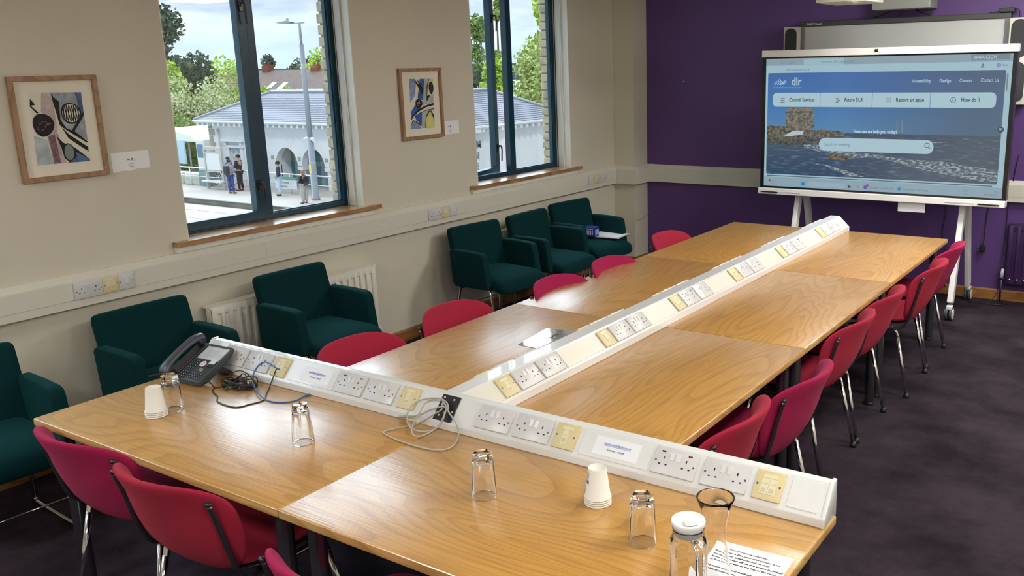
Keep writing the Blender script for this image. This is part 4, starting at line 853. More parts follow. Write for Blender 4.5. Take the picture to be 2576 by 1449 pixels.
# carafe
r = empty('glass_carafe', (3.889, .272, TZ+.0015), 0, label='open waisted glass carafe behind the jug', cat='carafe')
m = MB(); m.lathe([(0, 0), (.030, 0), (.038, .004), (.0400, .030), (.0375, .065), (.0300, .110), (.0255, .145), (.0265, .175), (.034, .215), (.0435, .240), (.0450, .2455), (.0435, .247), (.0415, .2445), (.0320, .216), (.0245, .176), (.0235, .145), (.0280, .110), (.0355, .066), (.0378, .030), (.0355, .010), (0, .008)], n=56); bmesh.ops.scale(m.bm, vec=(1.02, 1.02, 1.03), verts=m.bm.verts); m.build('glass_body', GLASS, r, smooth=True)
# printed instructions
r = empty('instruction_sheet', (3.902, .360, TZ+.0002), .04, label='printed meeting instructions sheet lying under the carafe', cat='paper sheet')
m = MB(); m.box(-.105, .105, -.1485, .1485, 0, .0009); m.build('sheet', PAPER, r)
tM = lambda x, y: Matrix.Translation((x, y, .0011))
text('Hybrid meeting attendees', .011, INK, r, tM(-.060, .112), width=.105, shear=.3)
for i, t in enumerate(['Please ensure that your microphone is on', 'and that your speaker/sound on your', 'laptop is turned off, as the sound is picked', 'up from the screen at the top of the room.', '', 'This avoids echo and feedback for', 'all Hybrid attendees.']):
    if t: text(t, .0095, INK, r, tM(-.092, .096-.0155*i), width=.0044*len(t), bold=.0002, shear=.2)
# clear sheet on the long table
r = empty('laminated_sheet', (2.308, 1.775, TZ+.0008), 0, label='clear glossy laminated notice lying beside the long socket spine', cat='laminated sheet')
m = MB(); m.prism([(-.062, -.145), (.053, -.150), (.053, .164), (-.100, .134)], 'z', 0, .0012); m.build('film', mat('laminate', (.62,.60,.58), .06, Coat_Weight=1.0, Transmission_Weight=.55), r)
m = MB()
for i in range(9): m.box(.028, .044, .0+.012*i, .0075+.012*i, .0012, .0015); m.box(.033, .039, .0025+.012*i, .0055+.012*i, .0015, .0016)
m.build('faded_print', mat('faded_ink', (.16,.16,.17), .6), r)
m = MB(); m.tube(curve_pts([(.0, .0, .002), (.012, .03, .002), (.0, .05, .002), (.015, .07, .002), (.004, .08, .002)]), .0012, 6); m.build('handwriting', INK, r)
# telephone
def phone():
    r = empty('desk_telephone', (1.372, .520, TZ), .068, label='dark grey desk telephone with handset, at the end of the socket spine', cat='telephone')
    # local: x to the right along the front edge, y away; sloping slab
    w0, w1 = -.135, .075; d = .195; t0, t1 = .024, .118
    def slope(y): return t0+(t1-t0)*y/d
    m = MB(); m.prism([(0, .004), (0, t0), (d*.97, t1), (d, t1-.012), (d*.93, t1-.034), (.06, .012), (.04, .004)], 'x', w0, w1, .004, 2); soft(m.build('body', GREYP, r))
    m = MB(); m.prism([(.10, .038), (.13, .05), (.19, .003), (.165, .003)], 'x', w1-.055, w1-.005, .002, 1); m.prism([(.10, .038), (.13, .05), (.19, .003), (.165, .003)], 'x', w0+.005, w0+.055, .002, 1); m.build('foot_stand', BLACKP, r)
    an = math.atan2(t1-t0, d); M0 = face_M((w0, 0, t0), (1,0,0), (0, math.cos(an), math.sin(an)))
    def onface(m, name, mt_): o = m.build(name, mt_, r); o.matrix_local = M0; return o
    m = MB(); m.rbox(.075, .205, .122, .196, .000, .005, .0015, 1); onface(m, 'display_panel', SILVER)
    m = MB(); m.box(.104, .162, .134, .176, .005, .0056); onface(m, 'screen', mat('phone_lcd', (.50,.54,.58), .2))
    m = MB()
    for i in range(3):
        for x in (.084, .177): m.rbox(x, x+.013, .136+.014*i, .143+.014*i, .0048, .0066, .0008, 1)
    onface(m, 'soft_keys', SILVER)
    m = MB(); m.box(.171, .204, .100, .126, .0052, .006); m.box(.178, .204, .160, .190, .0052, .006); onface(m, 'sticker', mat('phone_sticker', (.62,.66,.66), .6))
    m = MB(); m.rbox(.078, .203, .1965, .206, .0, .008, .002, 1); onface(m, 'brand_strip', mat('strip_grey', (.07,.08,.10), .3))
    m = MB()
    for i in range(4):
        for j in range(3): m.rbox(.074+.015*j, .085+.015*j, .062+.0135*i, .0695+.0135*i, .0, .0035, .001, 1)
    for i in range(3):
        for j in range(9): m.rbox(.072+.0138*j, .081+.0138*j, .012+.0125*i, .0185+.0125*i, .0, .003, .001, 1)
    for i in range(3): m.rbox(.172+.011*i, .180+.011*i, .082, .09, 0, .003, .001, 1)
    onface(m, 'keypad', mat('key_black', (.015,.016,.02), .35))
    m = MB()
    for i in range(4):
        for j in range(3): m.box(.077+.015*j, .082+.015*j, .0645+.0135*i, .067+.0135*i, .0035, .0037)
    for i in range(3):
        for j in range(9): m.box(.0745+.0138*j, .0785+.0138*j, .0142+.0125*i, .0162+.0125*i, .003, .0032)
    onface(m, 'key_legends', mat('legend_white', (.6,.62,.65), .5))
    m = MB(); m.lathe([(.008, 0), (.0155, 0), (.0155, .004), (.008, .004)], (.140, .096, 0), 28, close=True); m.lathe([(0, .004), (.0055, .004), (.0055, 0)], (.140, .096, 0), 20); onface(m, 'navigator_key', mat('nav_silver', (.72,.74,.76), .25))
    m = MB(); m.lathe([(0, .004), (.0045, .004), (.0045, 0)], (.168, .092, 0), 16); onface(m, 'red_key', mat('key_red', (.45,.03,.03), .4))
    m = MB(); m.rbox(.150, .158, .058, .072, 0, .004, .001, 1); m.rbox(.162, .170, .056, .070, 0, .004, .001, 1); onface(m, 'side_keys', mat('key_olive', (.30,.31,.16), .4))
    # handset in its cradle on the left
    m = MB(); m.rbox(.004, .060, .02, .20, -.002, .008, .004, 2); onface(m, 'cradle', BLACKP)
    m = MB(); P = curve_pts([(.030, -.012, .030), (.031, .012, .046), (.032, .06, .054), (.032, .12, .056), (.031, .18, .050), (.030, .215, .034)], 5)
    R2 = [.0245+.003*math.cos(i/len(P)*2*PI) for i in range(len(P))]; R2[0] = .018; R2[-1] = .018
    m.tube(P, R2, 16, flat=(1.0, .62)); onface(m, 'handset', mat('handset_grey', (.05,.06,.08), .35))
    m = MB(); m.rbox(.008, .052, -.012, .028, .010, .036, .008, 3); onface(m, 'mouthpiece', BLACKP); m = MB(); m.rbox(.008, .052, .178, .214, .010, .040, .008, 3); onface(m, 'earpiece', BLACKP)
    m = MB(); pts = []
    for i in range(150):
        t = i/149; bx = -.118-.10*t; by = -.004-.018*t+.02*math.sin(t*3); bz = .030-.022*t*min(1, t*2.5)
        pts.append((bx, by+.006*math.cos(i*.9), max(.0072, bz+.0)+.006*math.sin(i*.9)))
    m.tube(pts, .0016, 6); m.build('curly_cord', BLACKP, r)
    return r
phone()
# cables
C_ = BAKED['C']
def cable(name, pts, rad, mt_, lab, plug=None, rings=8):
    o0 = Vector((pts[0][0], pts[0][1], TZ)); r = empty(name, o0, label=lab, cat='cable')
    m = MB(); P = [Vector(p)-o0 for p in pts]
    for p in P: p.z = max(p.z, rad+.0003)
    m.tube(curve_pts(P, 6), rad, rings); m.build('cord', mt_, r)
    if plug:
        for idx, mt2, L_ in plug:
            a, b = (P[0], P[1]) if idx == 0 else (P[-1], P[-2]); d = (a-b).normalized(); q = MB()
            q.tube([a-d*.004, a+d*L_*.5], .0055, 8, flat=(1.1, .8)); q.build('plug_boot', mt_, r)
            q = MB(); q.tube([a+d*L_*.4, a+d*L_], .0060, 4, flat=(1.15, .85)); q.build('plug', mt2, r)
    return r
CLR = mat('plug_clear', (.55,.62,.72), .15)
cable('network_cable', C_['blue_cable'], .0027, BLUEC, 'blue network cable looping from a socket onto the table', [(0, CLR, .022), (1, CLR, .024)])
mc_ = cable('monitor_cable', C_['grey'], .0029, GREYC, 'pale grey cable coiled in front of the black connector plate', [(0, mat('plug_brass', (.45,.38,.2), .35, .8), .02), (1, GREYC, .030)])
m = MB(); m.tube(curve_pts([Vector(p)-Vector((C_['grey'][0][0], C_['grey'][0][1], TZ)) for p in C_['grey2']], 6), .0029, 8); m.build('cord_loop', GREYC, mc_)
r = empty('black_wires', (1.585, .615, TZ), label='tangled bundle of thin black wires tied up between telephone and socket spine', cat='cable')
m = MB(); random.seed(21)
for k in range(13):
    ph = random.uniform(0, 6.28); a, b = random.uniform(.05, .085), random.uniform(.022, .045); tl = random.uniform(-.35, .35); dx, dy = random.uniform(-.015, .02), random.uniform(-.012, .012); zh = random.uniform(.006, .03); P = []
    up_ = .045 if k in (1, 4) else 0
    for i in range(22):
        t = ph+2*PI*i/20; x = a*math.cos(t); y = b*math.sin(t); P.append((x*math.cos(tl)-y*math.sin(tl)+dx, x*math.sin(tl)+y*math.cos(tl)+dy, .004+zh*(1+math.sin(t*2+k))*.5+up_*max(0, math.sin(t))**2))
    m.tube(curve_pts(P, 3), .0023, 6)
o0 = Vector((1.585, .615, TZ))
m.tube(curve_pts([Vector(p)-o0 for p in C_['black_wire']], 6), .0021, 6); m.tube(curve_pts([Vector((p[0]+.004, p[1]-.004, max(p[2], TZ+.002)))-o0 for p in C_['black_wire'][3:]], 6), .0021, 6)
m.tube(curve_pts([Vector(p)-o0 for p in C_['phone_wire']], 6), .0021, 6)
m.build('wires', mat('wire_black', (.01,.01,.01), .3), r)
m = MB(); m.tube([(.048, .012, .004), (.05, .010, .03), (.056, .02, .032), (.054, .03, .006)], .004, 6, flat=(1.5, .4)); m.rbox(-.04, .0, -.030, -.012, .001, .008, .002, 1); m.build('cable_tie', WHITEP, r)
# ================================================================ display on its stand
DY = 5.70; dr = empty('interactive_display', (2.70, DY, .875), label='large interactive touch display showing a council website on a white stand', cat='display')
dx, dz = 2.70, .875
m = MB(); m.rbox(1.729-dx, 3.671-dx, .012, .095, .925-dz, 2.006-dz, .004); m.build('casing', mat('casing_dark', (.02,.022,.026), .35), dr)
m = MB(); m.rbox(1.731-dx, 3.673-dx, -.012, .085, 2.004-dz, 2.058-dz, .004); m.build('camera_bar', WHITEM, dr)
m = MB(); m.tube([(2.660-dx, -.0125, 2.036-dz), (2.684-dx, -.0125, 2.036-dz)], .011, 14); m.build('camera_lens', mat('lens_black', (.004,.004,.005), .1), dr)
m = MB(); m.rbox(1.724-dx, 3.670-dx, -.020, .08, .876-dz, .926-dz, .004); m.build('pen_tray', WHITEM, dr)
m = MB()
for a, b in ((1.92, 2.10), (3.24, 3.46)): m.rbox(a-dx, b-dx, -.0225, -.018, .893-dz, .905-dz, .002, 1)
m.build('tray_groove', mat('groove_grey', (.62,.62,.64), .4), dr)
m = MB()
m.box(1.731-dx, 3.669-dx, .0085, .012, .927-dz, 2.004-dz); m.build('bezel', mat('bezel_black', (.008,.009,.011), .15), dr)
for a in (1.748, 3.478):
    r = empty('stylus_pen', (a, DY-.0265, .897), label='black stylus on the %s end of the display pen tray' % ('left' if a < 2 else 'right'), cat='stylus'); m = MB(); m.tube([(0, 0, 0), (.012, 0, 0), (.14, 0, -.001), (.156, 0, -.001)], [.002, .0052, .0052, .004], 10); m.build('barrel', BLACKP, r)
# picture on the screen
SC = BAKED['D']
def scr_image():
    m = bpy.data.materials.new('screen_photo'); m.use_nodes = True; T = m.node_tree; b = T.nodes['Principled BSDF']; L = T.links.new
    tc = T.nodes.new('ShaderNodeTexCoord'); sp_ = T.nodes.new('ShaderNodeSeparateXYZ'); L(tc.outputs['Object'], sp_.inputs[0])
    r1 = T.nodes.new('ShaderNodeMapRange'); r1.inputs['From Min'].default_value = 1.04-dz; r1.inputs['From Max'].default_value = 1.88-dz; L(sp_.outputs['Z'], r1.inputs['Value'])
    ra = T.nodes.new('ShaderNodeValToRGB'); e = ra.color_ramp.elements
    e[0].position = 0; e[0].color = (.035,.075,.14,1); e[1].position = 1; e[1].color = (.055,.15,.42,1)
    for p, c in ((.30, (.055,.095,.16)), (.425, (.045,.075,.12)), (.432, (.10,.25,.46)), (.70, (.05,.19,.46))):
        q = e.new(p); q.color = (*c, 1)
    L(r1.outputs[0], ra.inputs[0])
    # waves on the lower part
    mp = T.nodes.new('ShaderNodeMapping'); mp.inputs['Scale'].default_value = (7, 1, 34); L(tc.outputs['Object'], mp.inputs[0]); nz = T.nodes.new('ShaderNodeTexNoise'); nz.inputs['Scale'].default_value = 1.6; nz.inputs['Detail'].default_value = 6; L(mp.outputs[0], nz.inputs['Vector'])
    mr = T.nodes.new('ShaderNodeMapRange'); mr.inputs['From Min'].default_value = .52; mr.inputs['From Max'].default_value = .75; mr.inputs['To Max'].default_value = .35; L(nz.outputs['Fac'], mr.inputs['Value'])
    lt = T.nodes.new('ShaderNodeMath'); lt.operation = 'LESS_THAN'; lt.inputs[1].default_value = .42; L(r1.outputs[0], lt.inputs[0]); mu = T.nodes.new('ShaderNodeMath'); mu.operation = 'MULTIPLY'; L(mr.outputs[0], mu.inputs[0]); L(lt.outputs[0], mu.inputs[1])
    # browner sea to the right
    rx = T.nodes.new('ShaderNodeMapRange'); rx.inputs['From Min'].default_value = -.3; rx.inputs['From Max'].default_value = .7; rx.inputs['To Max'].default_value = .75; L(sp_.outputs['X'], rx.inputs['Value'])
    gm = T.nodes.new('ShaderNodeMixRGB'); gm.inputs['Color2'].default_value = (.085,.115,.15,1); L(rx.outputs[0], gm.inputs['Fac']); L(ra.outputs[0], gm.inputs['Color1'])
    mx = T.nodes.new('ShaderNodeMixRGB'); mx.inputs['Color2'].default_value = (.36,.42,.50,1); L(gm.outputs[0], mx.inputs['Color1']); L(mu.outputs[0], mx.inputs['Fac'])
    b.inputs['Base Color'].default_value = (.01,.01,.01,1); b.inputs['Roughness'].default_value = .12; L(mx.outputs[0], b.inputs['Emission Color']); b.inputs['Emission Strength'].default_value = SCR
    return m
def foam_mat():
    m = bpy.data.materials.new('screen_foam'); m.use_nodes = True; T = m.node_tree; b = T.nodes['Principled BSDF']; L = T.links.new
    tc = T.nodes.new('ShaderNodeTexCoord'); mp = T.nodes.new('ShaderNodeMapping'); mp.inputs['Scale'].default_value = (22, 1, 50); L(tc.outputs['Object'], mp.inputs[0]); nz = T.nodes.new('ShaderNodeTexNoise'); nz.inputs['Scale'].default_value = 1.5; nz.inputs['Detail'].default_value = 5; L(mp.outputs[0], nz.inputs['Vector'])
    r = T.nodes.new('ShaderNodeValToRGB'); r.color_ramp.elements[0].position = .46; r.color_ramp.elements[0].color = (.075,.11,.15,1); r.color_ramp.elements[1].position = .6; r.color_ramp.elements[1].color = (.36,.43,.48,1); L(nz.outputs['Fac'], r.inputs[0])
    b.inputs['Base Color'].default_value = (.01,.01,.01,1); L(r.outputs[0], b.inputs['Emission Color']); b.inputs['Emission Strength'].default_value = SCR; return m
def stone_mat(name, c1, c2, sc=60):
    m = bpy.data.materials.new(name); m.use_nodes = True; T = m.node_tree; b = T.nodes['Principled BSDF']; L = T.links.new
    tc = T.nodes.new('ShaderNodeTexCoord'); nz = T.nodes.new('ShaderNodeTexNoise'); nz.inputs['Scale'].default_value = sc; nz.inputs['Detail'].default_value = 5; L(tc.outputs['Object'], nz.inputs['Vector'])
    r = T.nodes.new('ShaderNodeValToRGB'); r.color_ramp.elements[0].position = .38; r.color_ramp.elements[0].color = (*c1, 1); r.color_ramp.elements[1].position = .62; r.color_ramp.elements[1].color = (*c2, 1); L(nz.outputs['Fac'], r.inputs[0])
    b.inputs['Base Color'].default_value = (.01,.01,.01,1); L(r.outputs[0], b.inputs['Emission Color']); b.inputs['Emission Strength'].default_value = SCR; return m
SE = lambda n_, c: emis('scr_'+n_, c, SCR)
lay = [0.0083]
def slayer(name, polys, mt_, par):
    lay[0] -= .00022; m = MB()
    for p in polys: m.prism([(a-dx, b-dz) for a, b in p], 'y', lay[0], lay[0]+.00018)
    return m.build(name, mt_, par)
def rrect(x0, x1, z0, z1, r, n=6, corners=(1,1,1,1)):
    P = []
    for k, (cx, cz, a0) in enumerate(((x1-r, z1-r, 0), (x0+r, z1-r, 90), (x0+r, z0+r, 180), (x1-r, z0+r, 270))):
        if corners[k]:
            for i in range(n+1): t = math.radians(a0+90*i/n); P.append((cx+r*math.cos(t), cz+r*math.sin(t)))
        else: P.append((x1 if k in (0, 3) else x0, z1 if k in (0, 1) else z0))
    return P
def disc(cx, cz, r, n=24): return [(cx+r*math.cos(2*PI*i/n), cz+r*math.sin(2*PI*i/n)) for i in range(n)]
X0, X1, Z0, Z1 = 1.764, 3.641, .943, 1.992
scn = slayer('screen_background', [[(X0, Z0), (X1, Z0), (X1, Z1), (X0, Z1)]], SE('chrome', (.36,.55,.63)), dr)
slayer('tab_strip', [[(X0, 1.936), (X1, 1.936), (X1, Z1), (X0, Z1)]], SE('tabs', (.27,.37,.43)), scn)
slayer('active_tab', [rrect(2.085, 2.415, 1.934, 1.985, .01)], SE('tab_on', (.34,.52,.60)), scn)
slayer('task_bar', [[(X0, Z0), (X1, Z0), (X1, 1.022), (X0, 1.022)]], SE('task', (.28,.41,.48)), scn)
m = MB(); lay[0] -= .0003; m.prism([(a-dx, b-dz) for a, b in rrect(1.783, 3.602, 1.046, 1.876, .012)], 'y', lay[0], lay[0]+.0002); img = m.build('page_photo', scr_image(), scn)
STN = stone_mat('scr_stone', (.09,.085,.075), (.26,.24,.19)); STN2 = stone_mat('scr_rocks', (.05,.05,.04), (.20,.18,.14)); FOAM = foam_mat()
slayer('shore_wall', [SC['wallL']], STN2, scn); slayer('shore_rocks', [SC['rocks1']], stone_mat('scr_dark_rocks', (.03,.035,.04), (.13,.13,.11)), scn)
slayer('stone_tower', [SC['tower']], STN, scn); slayer('tower_band', [SC['towertop']], stone_mat('scr_band', (.06,.055,.05), (.16,.15,.12)), scn)
slayer('white_hull', [SC['boat']], SE('hull', (.50,.58,.62)), scn)
slayer('wave_foam', [SC['foam1']], FOAM, scn); slayer('wave_foam', [SC['foam1b']], FOAM, scn); slayer('wave_foam', [SC['foam2']], FOAM, scn)
slayer('sea_rocks', [SC['rock_a'], SC['rock_b']], stone_mat('scr_sea_rocks', (.06,.04,.025), (.26,.17,.09)), scn)
s4 = SC['stacks']; slayer('chimney_stacks', [[(s4[0][0]-.003, s4[0][1]), (s4[0][0]+.003, s4[0][1]), (s4[1][0]+.005, s4[1][1]), (s4[1][0]-.005, s4[1][1])], [(s4[2][0]-.003, s4[2][1]), (s4[2][0]+.003, s4[2][1]), (s4[3][0]+.005, s4[3][1]), (s4[3][0]-.005, s4[3][1])]], SE('stack', (.22,.24,.27)), scn)
PAN = SE('panel', (.42,.60,.68)); NAVY = SE('navy', (.02,.05,.09)); PALE = SE('pale', (.42,.58,.72)); MID = SE('mid', (.13,.23,.30))
slayer('menu_bar', [rrect(1.829, 3.550, 1.604, 1.717, .035)], PAN, scn)
for x in (2.232, 2.651, 3.088): slayer('menu_divider', [[(x-.002, 1.604), (x+.002, 1.604), (x+.002, 1.717), (x-.002, 1.717)]], SE('div', (.12,.24,.40)), scn)
slayer('search_box', [rrect(2.236, 3.134, 1.254, 1.360, .052)], PAN, scn)
lay[0] -= .0004
def stext(body, key, mt_=NAVY, h=None, bold=.0, sz=.04, nm='screen_text'):
    (xa, za), (xb, zb) = SC[key]; w_ = abs(xb-xa); k = sz
    M_ = Matrix(((1,0,0,xa-dx),(0,0,-1,lay[0]),(0,1,0,(za+zb)/2-dz-k*.34),(0,0,0,1)))
    return text(body, k, mt_, scn, M_, nm, width=w_, bold=bold, ext=.0001)
stext('Council Services', 'txt_council', bold=.0007, sz=.042); stext('Future DLR', 'txt_future', bold=.0007, sz=.042); stext('Report an issue', 'txt_report', bold=.0007, sz=.042); stext('How do I?', 'txt_how', bold=.0007, sz=.042)
stext('Accessibility', 'txt_acc', PALE, bold=.0006, sz=.035); stext('Gaeilge', 'txt_gae', PALE, bold=.0006, sz=.035); stext('Careers', 'txt_car', PALE, bold=.0006, sz=.035); stext('Contact Us', 'txt_con', PALE, bold=.0006, sz=.035)
stext('dlr', 'txt_dlr', PALE, bold=.0022, sz=.085); stext('Comhairle Contae County Council', 'txt_cc', PALE, sz=.018)
stext('How can we help you today?', 'txt_help', SE('white', (.62,.74,.82)), bold=.0009, sz=.036); stext('Search for anything...', 'txt_search', MID, sz=.034)
stext('dlrcoco - Search', 'tab1t', MID, sz=.022); stext('Home page | Dún Laoghaire-Rath', 'tab2t', MID, sz=.022); stext('https://www.dlrcoco.ie', 'url', MID, sz=.024); stext('Chat', 'chat', MID, sz=.024)
b_ = SC['bvbox']; slayer('code_box', [[b_[3], b_[2], b_[1], b_[0]]], SE('code', (.17,.24,.29)), scn); lay[0] -= .0002
stext('BVWA-CSGW', 'txt_bv', SE('codew', (.50,.62,.70)), bold=.0006, sz=.034)
stext('Calendar | Calendar | Mi', 'cal', MID, sz=.022); stext('Home page | Dún Laogł', 'edget', MID, sz=.022) if False else stext('Home page | Dún Laogh', 'edget', MID, sz=.022)
stext('11:25', 'time', MID, sz=.018); stext('27/04/2026', 'date', MID, sz=.018); stext('ENG', 'eng', MID, sz=.018); stext('GA', 'ga', MID, sz=.018); stext('13°C', 'temp', MID, sz=.018); stext('Cloudy', 'cloudy', MID, sz=.018); stext('Search', 'srcht', MID, sz=.02)
def sstroke(name, segs, w_, mt_):
    P = []
    for (ax, az), (bx, bz) in segs:
        d = Vector((bx-ax, bz-az)).normalized(); n_ = Vector((-d.y, d.x))*w_/2; P.append([(ax+n_.x, az+n_.y), (ax-n_.x, az-n_.y), (bx-n_.x, bz-n_.y), (bx+n_.x, bz+n_.y)])
    slayer(name, P, mt_, scn); lay[0] += .00022
x, z = SC['menu_i'][0]; sstroke('menu_icon', [((x-.017, z+k), (x+.017, z+k)) for k in (-.015, 0, .015)], .004, NAVY)
x, z = SC['chev'][0]; sstroke('chevron_icon', [((x-.016+k, z+.018), (x+.002+k, z)) for k in (0, .014)]+[((x+.002+k, z), (x-.016+k, z-.018)) for k in (0, .014)], .004, NAVY)
x, z = SC['clip'][0]; sstroke('clipboard_icon', [((x-.014, z-.018), (x-.014, z+.018)), ((x+.014, z-.018), (x+.014, z+.018)), ((x-.014, z+.018), (x+.014, z+.018)), ((x-.014, z-.018), (x+.014, z-.018))]+[((x-.008, z+k), (x+.008, z+k)) for k in (-.009, 0, .009)], .0025, MID)
x, z = SC['qm'][0]; C8 = disc(x, z, .019, 20); sstroke('question_icon', list(zip(C8, C8[1:]+C8[:1])), .003, NAVY)
text('?', .03, NAVY, scn, Matrix(((1,0,0,x-.007-dx),(0,0,-1,lay[0]-.0002),(0,1,0,z-.0105-dz),(0,0,0,1))), 'screen_text', bold=.0008, ext=.0001)
x, z = SC['mag'][0]; C8 = disc(x, z+.004, .017, 20); sstroke('magnifier_icon', list(zip(C8, C8[1:]+C8[:1]))+[((x+.012, z-.008), (x+.024, z-.022))], .004, NAVY)
lg = SC['logo'][0]; lx, lz = lg
segs = [((lx+.012*i, lz-.012+.002*i), (lx+.012*i+.030-.001*i, lz+.012+.005*i)) for i in range(4)] ; 
sstroke('page_logo', [((lx+.004+.011*i, lz+.001+.0085*i), (lx+.022+.017*i, lz-.012)) for i in range(5)], .0055, PALE)
sstroke('page_logo', [((lx+.068, lz-.010+.007*i), (lx+.088+.010*i, lz+.004+.012*(i > 0)+.004*i)) for i in range(3)]+[((lx+.055, lz-.012), (lx+.095, lz+.002)), ((lx+.095, lz+.002), (lx+.112, lz+.014))], .0055, PALE)
v0, v1 = SC['vscroll']; slayer('scroll_bar', [rrect(v0[0]-.006, v0[0]+.005, v1[1], v0[1], .005)], SE('scroll', (.16,.25,.31)), scn)
slayer('scroll_bar', [rrect(1.79, 3.57, 1.029, 1.036, .003)], SE('scroll2', (.08,.14,.19)), scn)
slayer('search_pill', [rrect(SC['srch'][0][0], SC['srch'][1][0], .958, .995, .018)], SE('pill', (.32,.47,.55)), scn)
sx_, sz_ = SC['start'][0]; slayer('start_icon', [[(sx_-.014+a, sz_-.014+b), (sx_-.001+a, sz_-.014+b), (sx_-.001+a, sz_-.001+b), (sx_-.014+a, sz_-.001+b)] for a in (0, .015) for b in (0, .015)], SE('winblue', (.02,.22,.65)), scn)
t3 = SC['tb']; slayer('app_icon', [[(t3[0][0]-.012, t3[0][1]-.012), (t3[0][0]+.012, t3[0][1]-.012), (t3[0][0]+.012, t3[0][1]+.002), (t3[0][0]-.002, t3[0][1]+.002), (t3[0][0]-.002, t3[0][1]+.012), (t3[0][0]-.012, t3[0][1]+.012)]], NAVY, scn)
slayer('app_icon', [disc(t3[1][0], t3[1][1], .013, 14)], SE('mauveicon', (.40,.25,.50)), scn); slayer('app_icon', [rrect(t3[2][0]-.015, t3[2][0]+.013, t3[2][1]-.013, t3[2][1]+.013, .006)], SE('violet', (.12,.10,.55)), scn)
slayer('badge', [disc(t3[2][0]+.014, t3[2][1]+.016, .010, 14), disc(SC['temp'][0][0]-.018, SC['temp'][0][1]+.006, .010, 14)], SE('badge', (.45,.05,.05)), scn)
ex, ez = SC['edge'][0]; slayer('app_icon', [disc(ex, ez, .015, 18)], SE('edgeblue', (.02,.30,.50)), scn)
cx_, cz_ = SC['cop'][0]; slayer('app_icon', [disc(cx_, cz_, .017, 16)], SE('cop', (.30,.25,.60)), scn)
ax_, az_ = SC['avatar'][0]; slayer('avatar', [disc(ax_, az_+.006, .008, 14), [(ax_-.014, az_-.014), (ax_+.014, az_-.014), (ax_+.009, az_-.003), (ax_-.009, az_-.003)]], SE('avatar', (.14,.18,.20)), scn)
gx, gz = SC['gridbtn'][0]; slayer('grid_button', [disc(gx, gz, .021, 20)], SE('gridb', (.04,.06,.08)), scn)
slayer('grid_button', [[(gx-.010+.008*i, gz-.010+.008*j), (gx-.005+.008*i, gz-.010+.008*j), (gx-.005+.008*i, gz-.005+.008*j), (gx-.010+.008*i, gz-.005+.008*j)] for i in range(3) for j in range(3)], PALE, scn)
# trolley stand
for k, xl in enumerate((2.035, 3.355)):
    for nm, top, bot, y_ in (('front_leg', (xl, 5.905, 1.10), (xl-.035*0, 5.60, .13), 0), ('rear_leg', (xl+.0, 5.925, 1.10), (xl, 6.255, .13), 0)):
        m = MB(); t_, b_ = Vector(top), Vector(bot); d = (b_-t_).normalized(); n_ = Vector((0, -d.z, d.y)).normalized()*.038
        if n_.y > 0: n_ = -n_
        hw = Vector((.020, 0, 0)); vs = []
        for p in (t_, b_):
            for s1, s2 in ((-1,-1),(1,-1),(1,1),(-1,1)): vs.append(m.bm.verts.new(p+hw*s1+n_*s2-Vector((dx, DY, dz))))
        for q in ((0,1,2,3),(7,6,5,4),(0,4,5,1),(1,5,6,2),(2,6,7,3),(3,7,4,0)): m.bm.faces.new([vs[i] for i in q])
        bmesh.ops.bevel(m.bm, geom=m.bm.edges[:], offset=.006, segments=2, affect='EDGES'); lg_ = m.build(nm, WHITEM, dr)
        wy = bot[1]-(.018 if nm == 'front_leg' else -.03)
        m = MB(); m.rbox(xl-.022-dx, xl+.022-dx, wy-.028-DY, wy+.028-DY, .085-dz, .118-dz, .008, 2); m.build('caster_fork', WHITEM, lg_)
        for s_ in (-1, 1): m = MB(); m.tube([(xl+s_*.006-dx, wy-DY, .050-dz), (xl+s_*.026-dx, wy-DY, .050-dz)], .050, 28); m.build('caster_tyre', mat('tyre_grey', (.06,.06,.07), .5), lg_)
        for s_ in (-1, 1): m = MB(); m.tube([(xl+s_*.024-dx, wy-DY, .050-dz), (xl+s_*.029-dx, wy-DY, .050-dz)], .041, 28); m.build('caster_hub', WHITEM, lg_)
m = MB(); m.box(2.02-dx, 3.37-dx, .20, .225, 1.02-dz, 1.10-dz); m.box(2.02-dx, 3.37-dx, .20, .225, 1.5-dz, 1.58-dz)
for xl in (2.035, 3.355): m.box(xl-.03-dx, xl+.03-dx, .094, .23, 1.0-dz, 1.7-dz)
m.build('mount_rail', WHITEM, dr)
r = empty('hanging_note', (2.995, DY+.01, .865), label='white note hanging below the middle of the display', cat='paper sheet'); m = MB(); m.box(-.103, .103, 0, .0012, -.066, .010); m.build('sheet', PAPER, r)
# ---------------------------------------------------------------- whiteboard, speakers and boxes on the purple wall
r = empty('whiteboard', (2.6565, RY1, 1.70), label='wall-mounted interactive whiteboard with dark frame behind the display', cat='whiteboard'); wx = 2.6565; wz = 1.70
m = MB(); m.rbox(1.845-wx, 3.470-wx, -.050, -.040, 1.14-wz, 2.262-wz, .002, 1); m.build('board', mat('board_white', (.50,.51,.50), .4), r)
m = MB(); m.rbox(1.806-wx, 3.507-wx, -.062, -.001, 2.255-wz, 2.300-wz, .006, 2); m.build('top_rail', mat('rail_dark', (.055,.055,.058), .5), r)
m = MB(); m.rbox(1.806-wx, 1.850-wx, -.060, -.001, 1.12-wz, 2.293-wz, .005, 2); m.rbox(3.463-wx, 3.507-wx, -.060, -.001, 1.12-wz, 2.293-wz, .005, 2); m.rbox(1.85-wx, 3.463-wx, -.06, -.001, 1.10-wz, 1.145-wz, .004); m.build('side_rail', mat('rail_grey', (.17,.17,.18), .4), r)
text('SMART Board', .026, mat('logo_silver', (.6,.6,.6), .4), r, Matrix(((1,0,0,1.868-wx),(0,0,-1,-.0625),(0,1,0,2.268-wz),(0,0,0,1))), width=.135, bold=.0008)
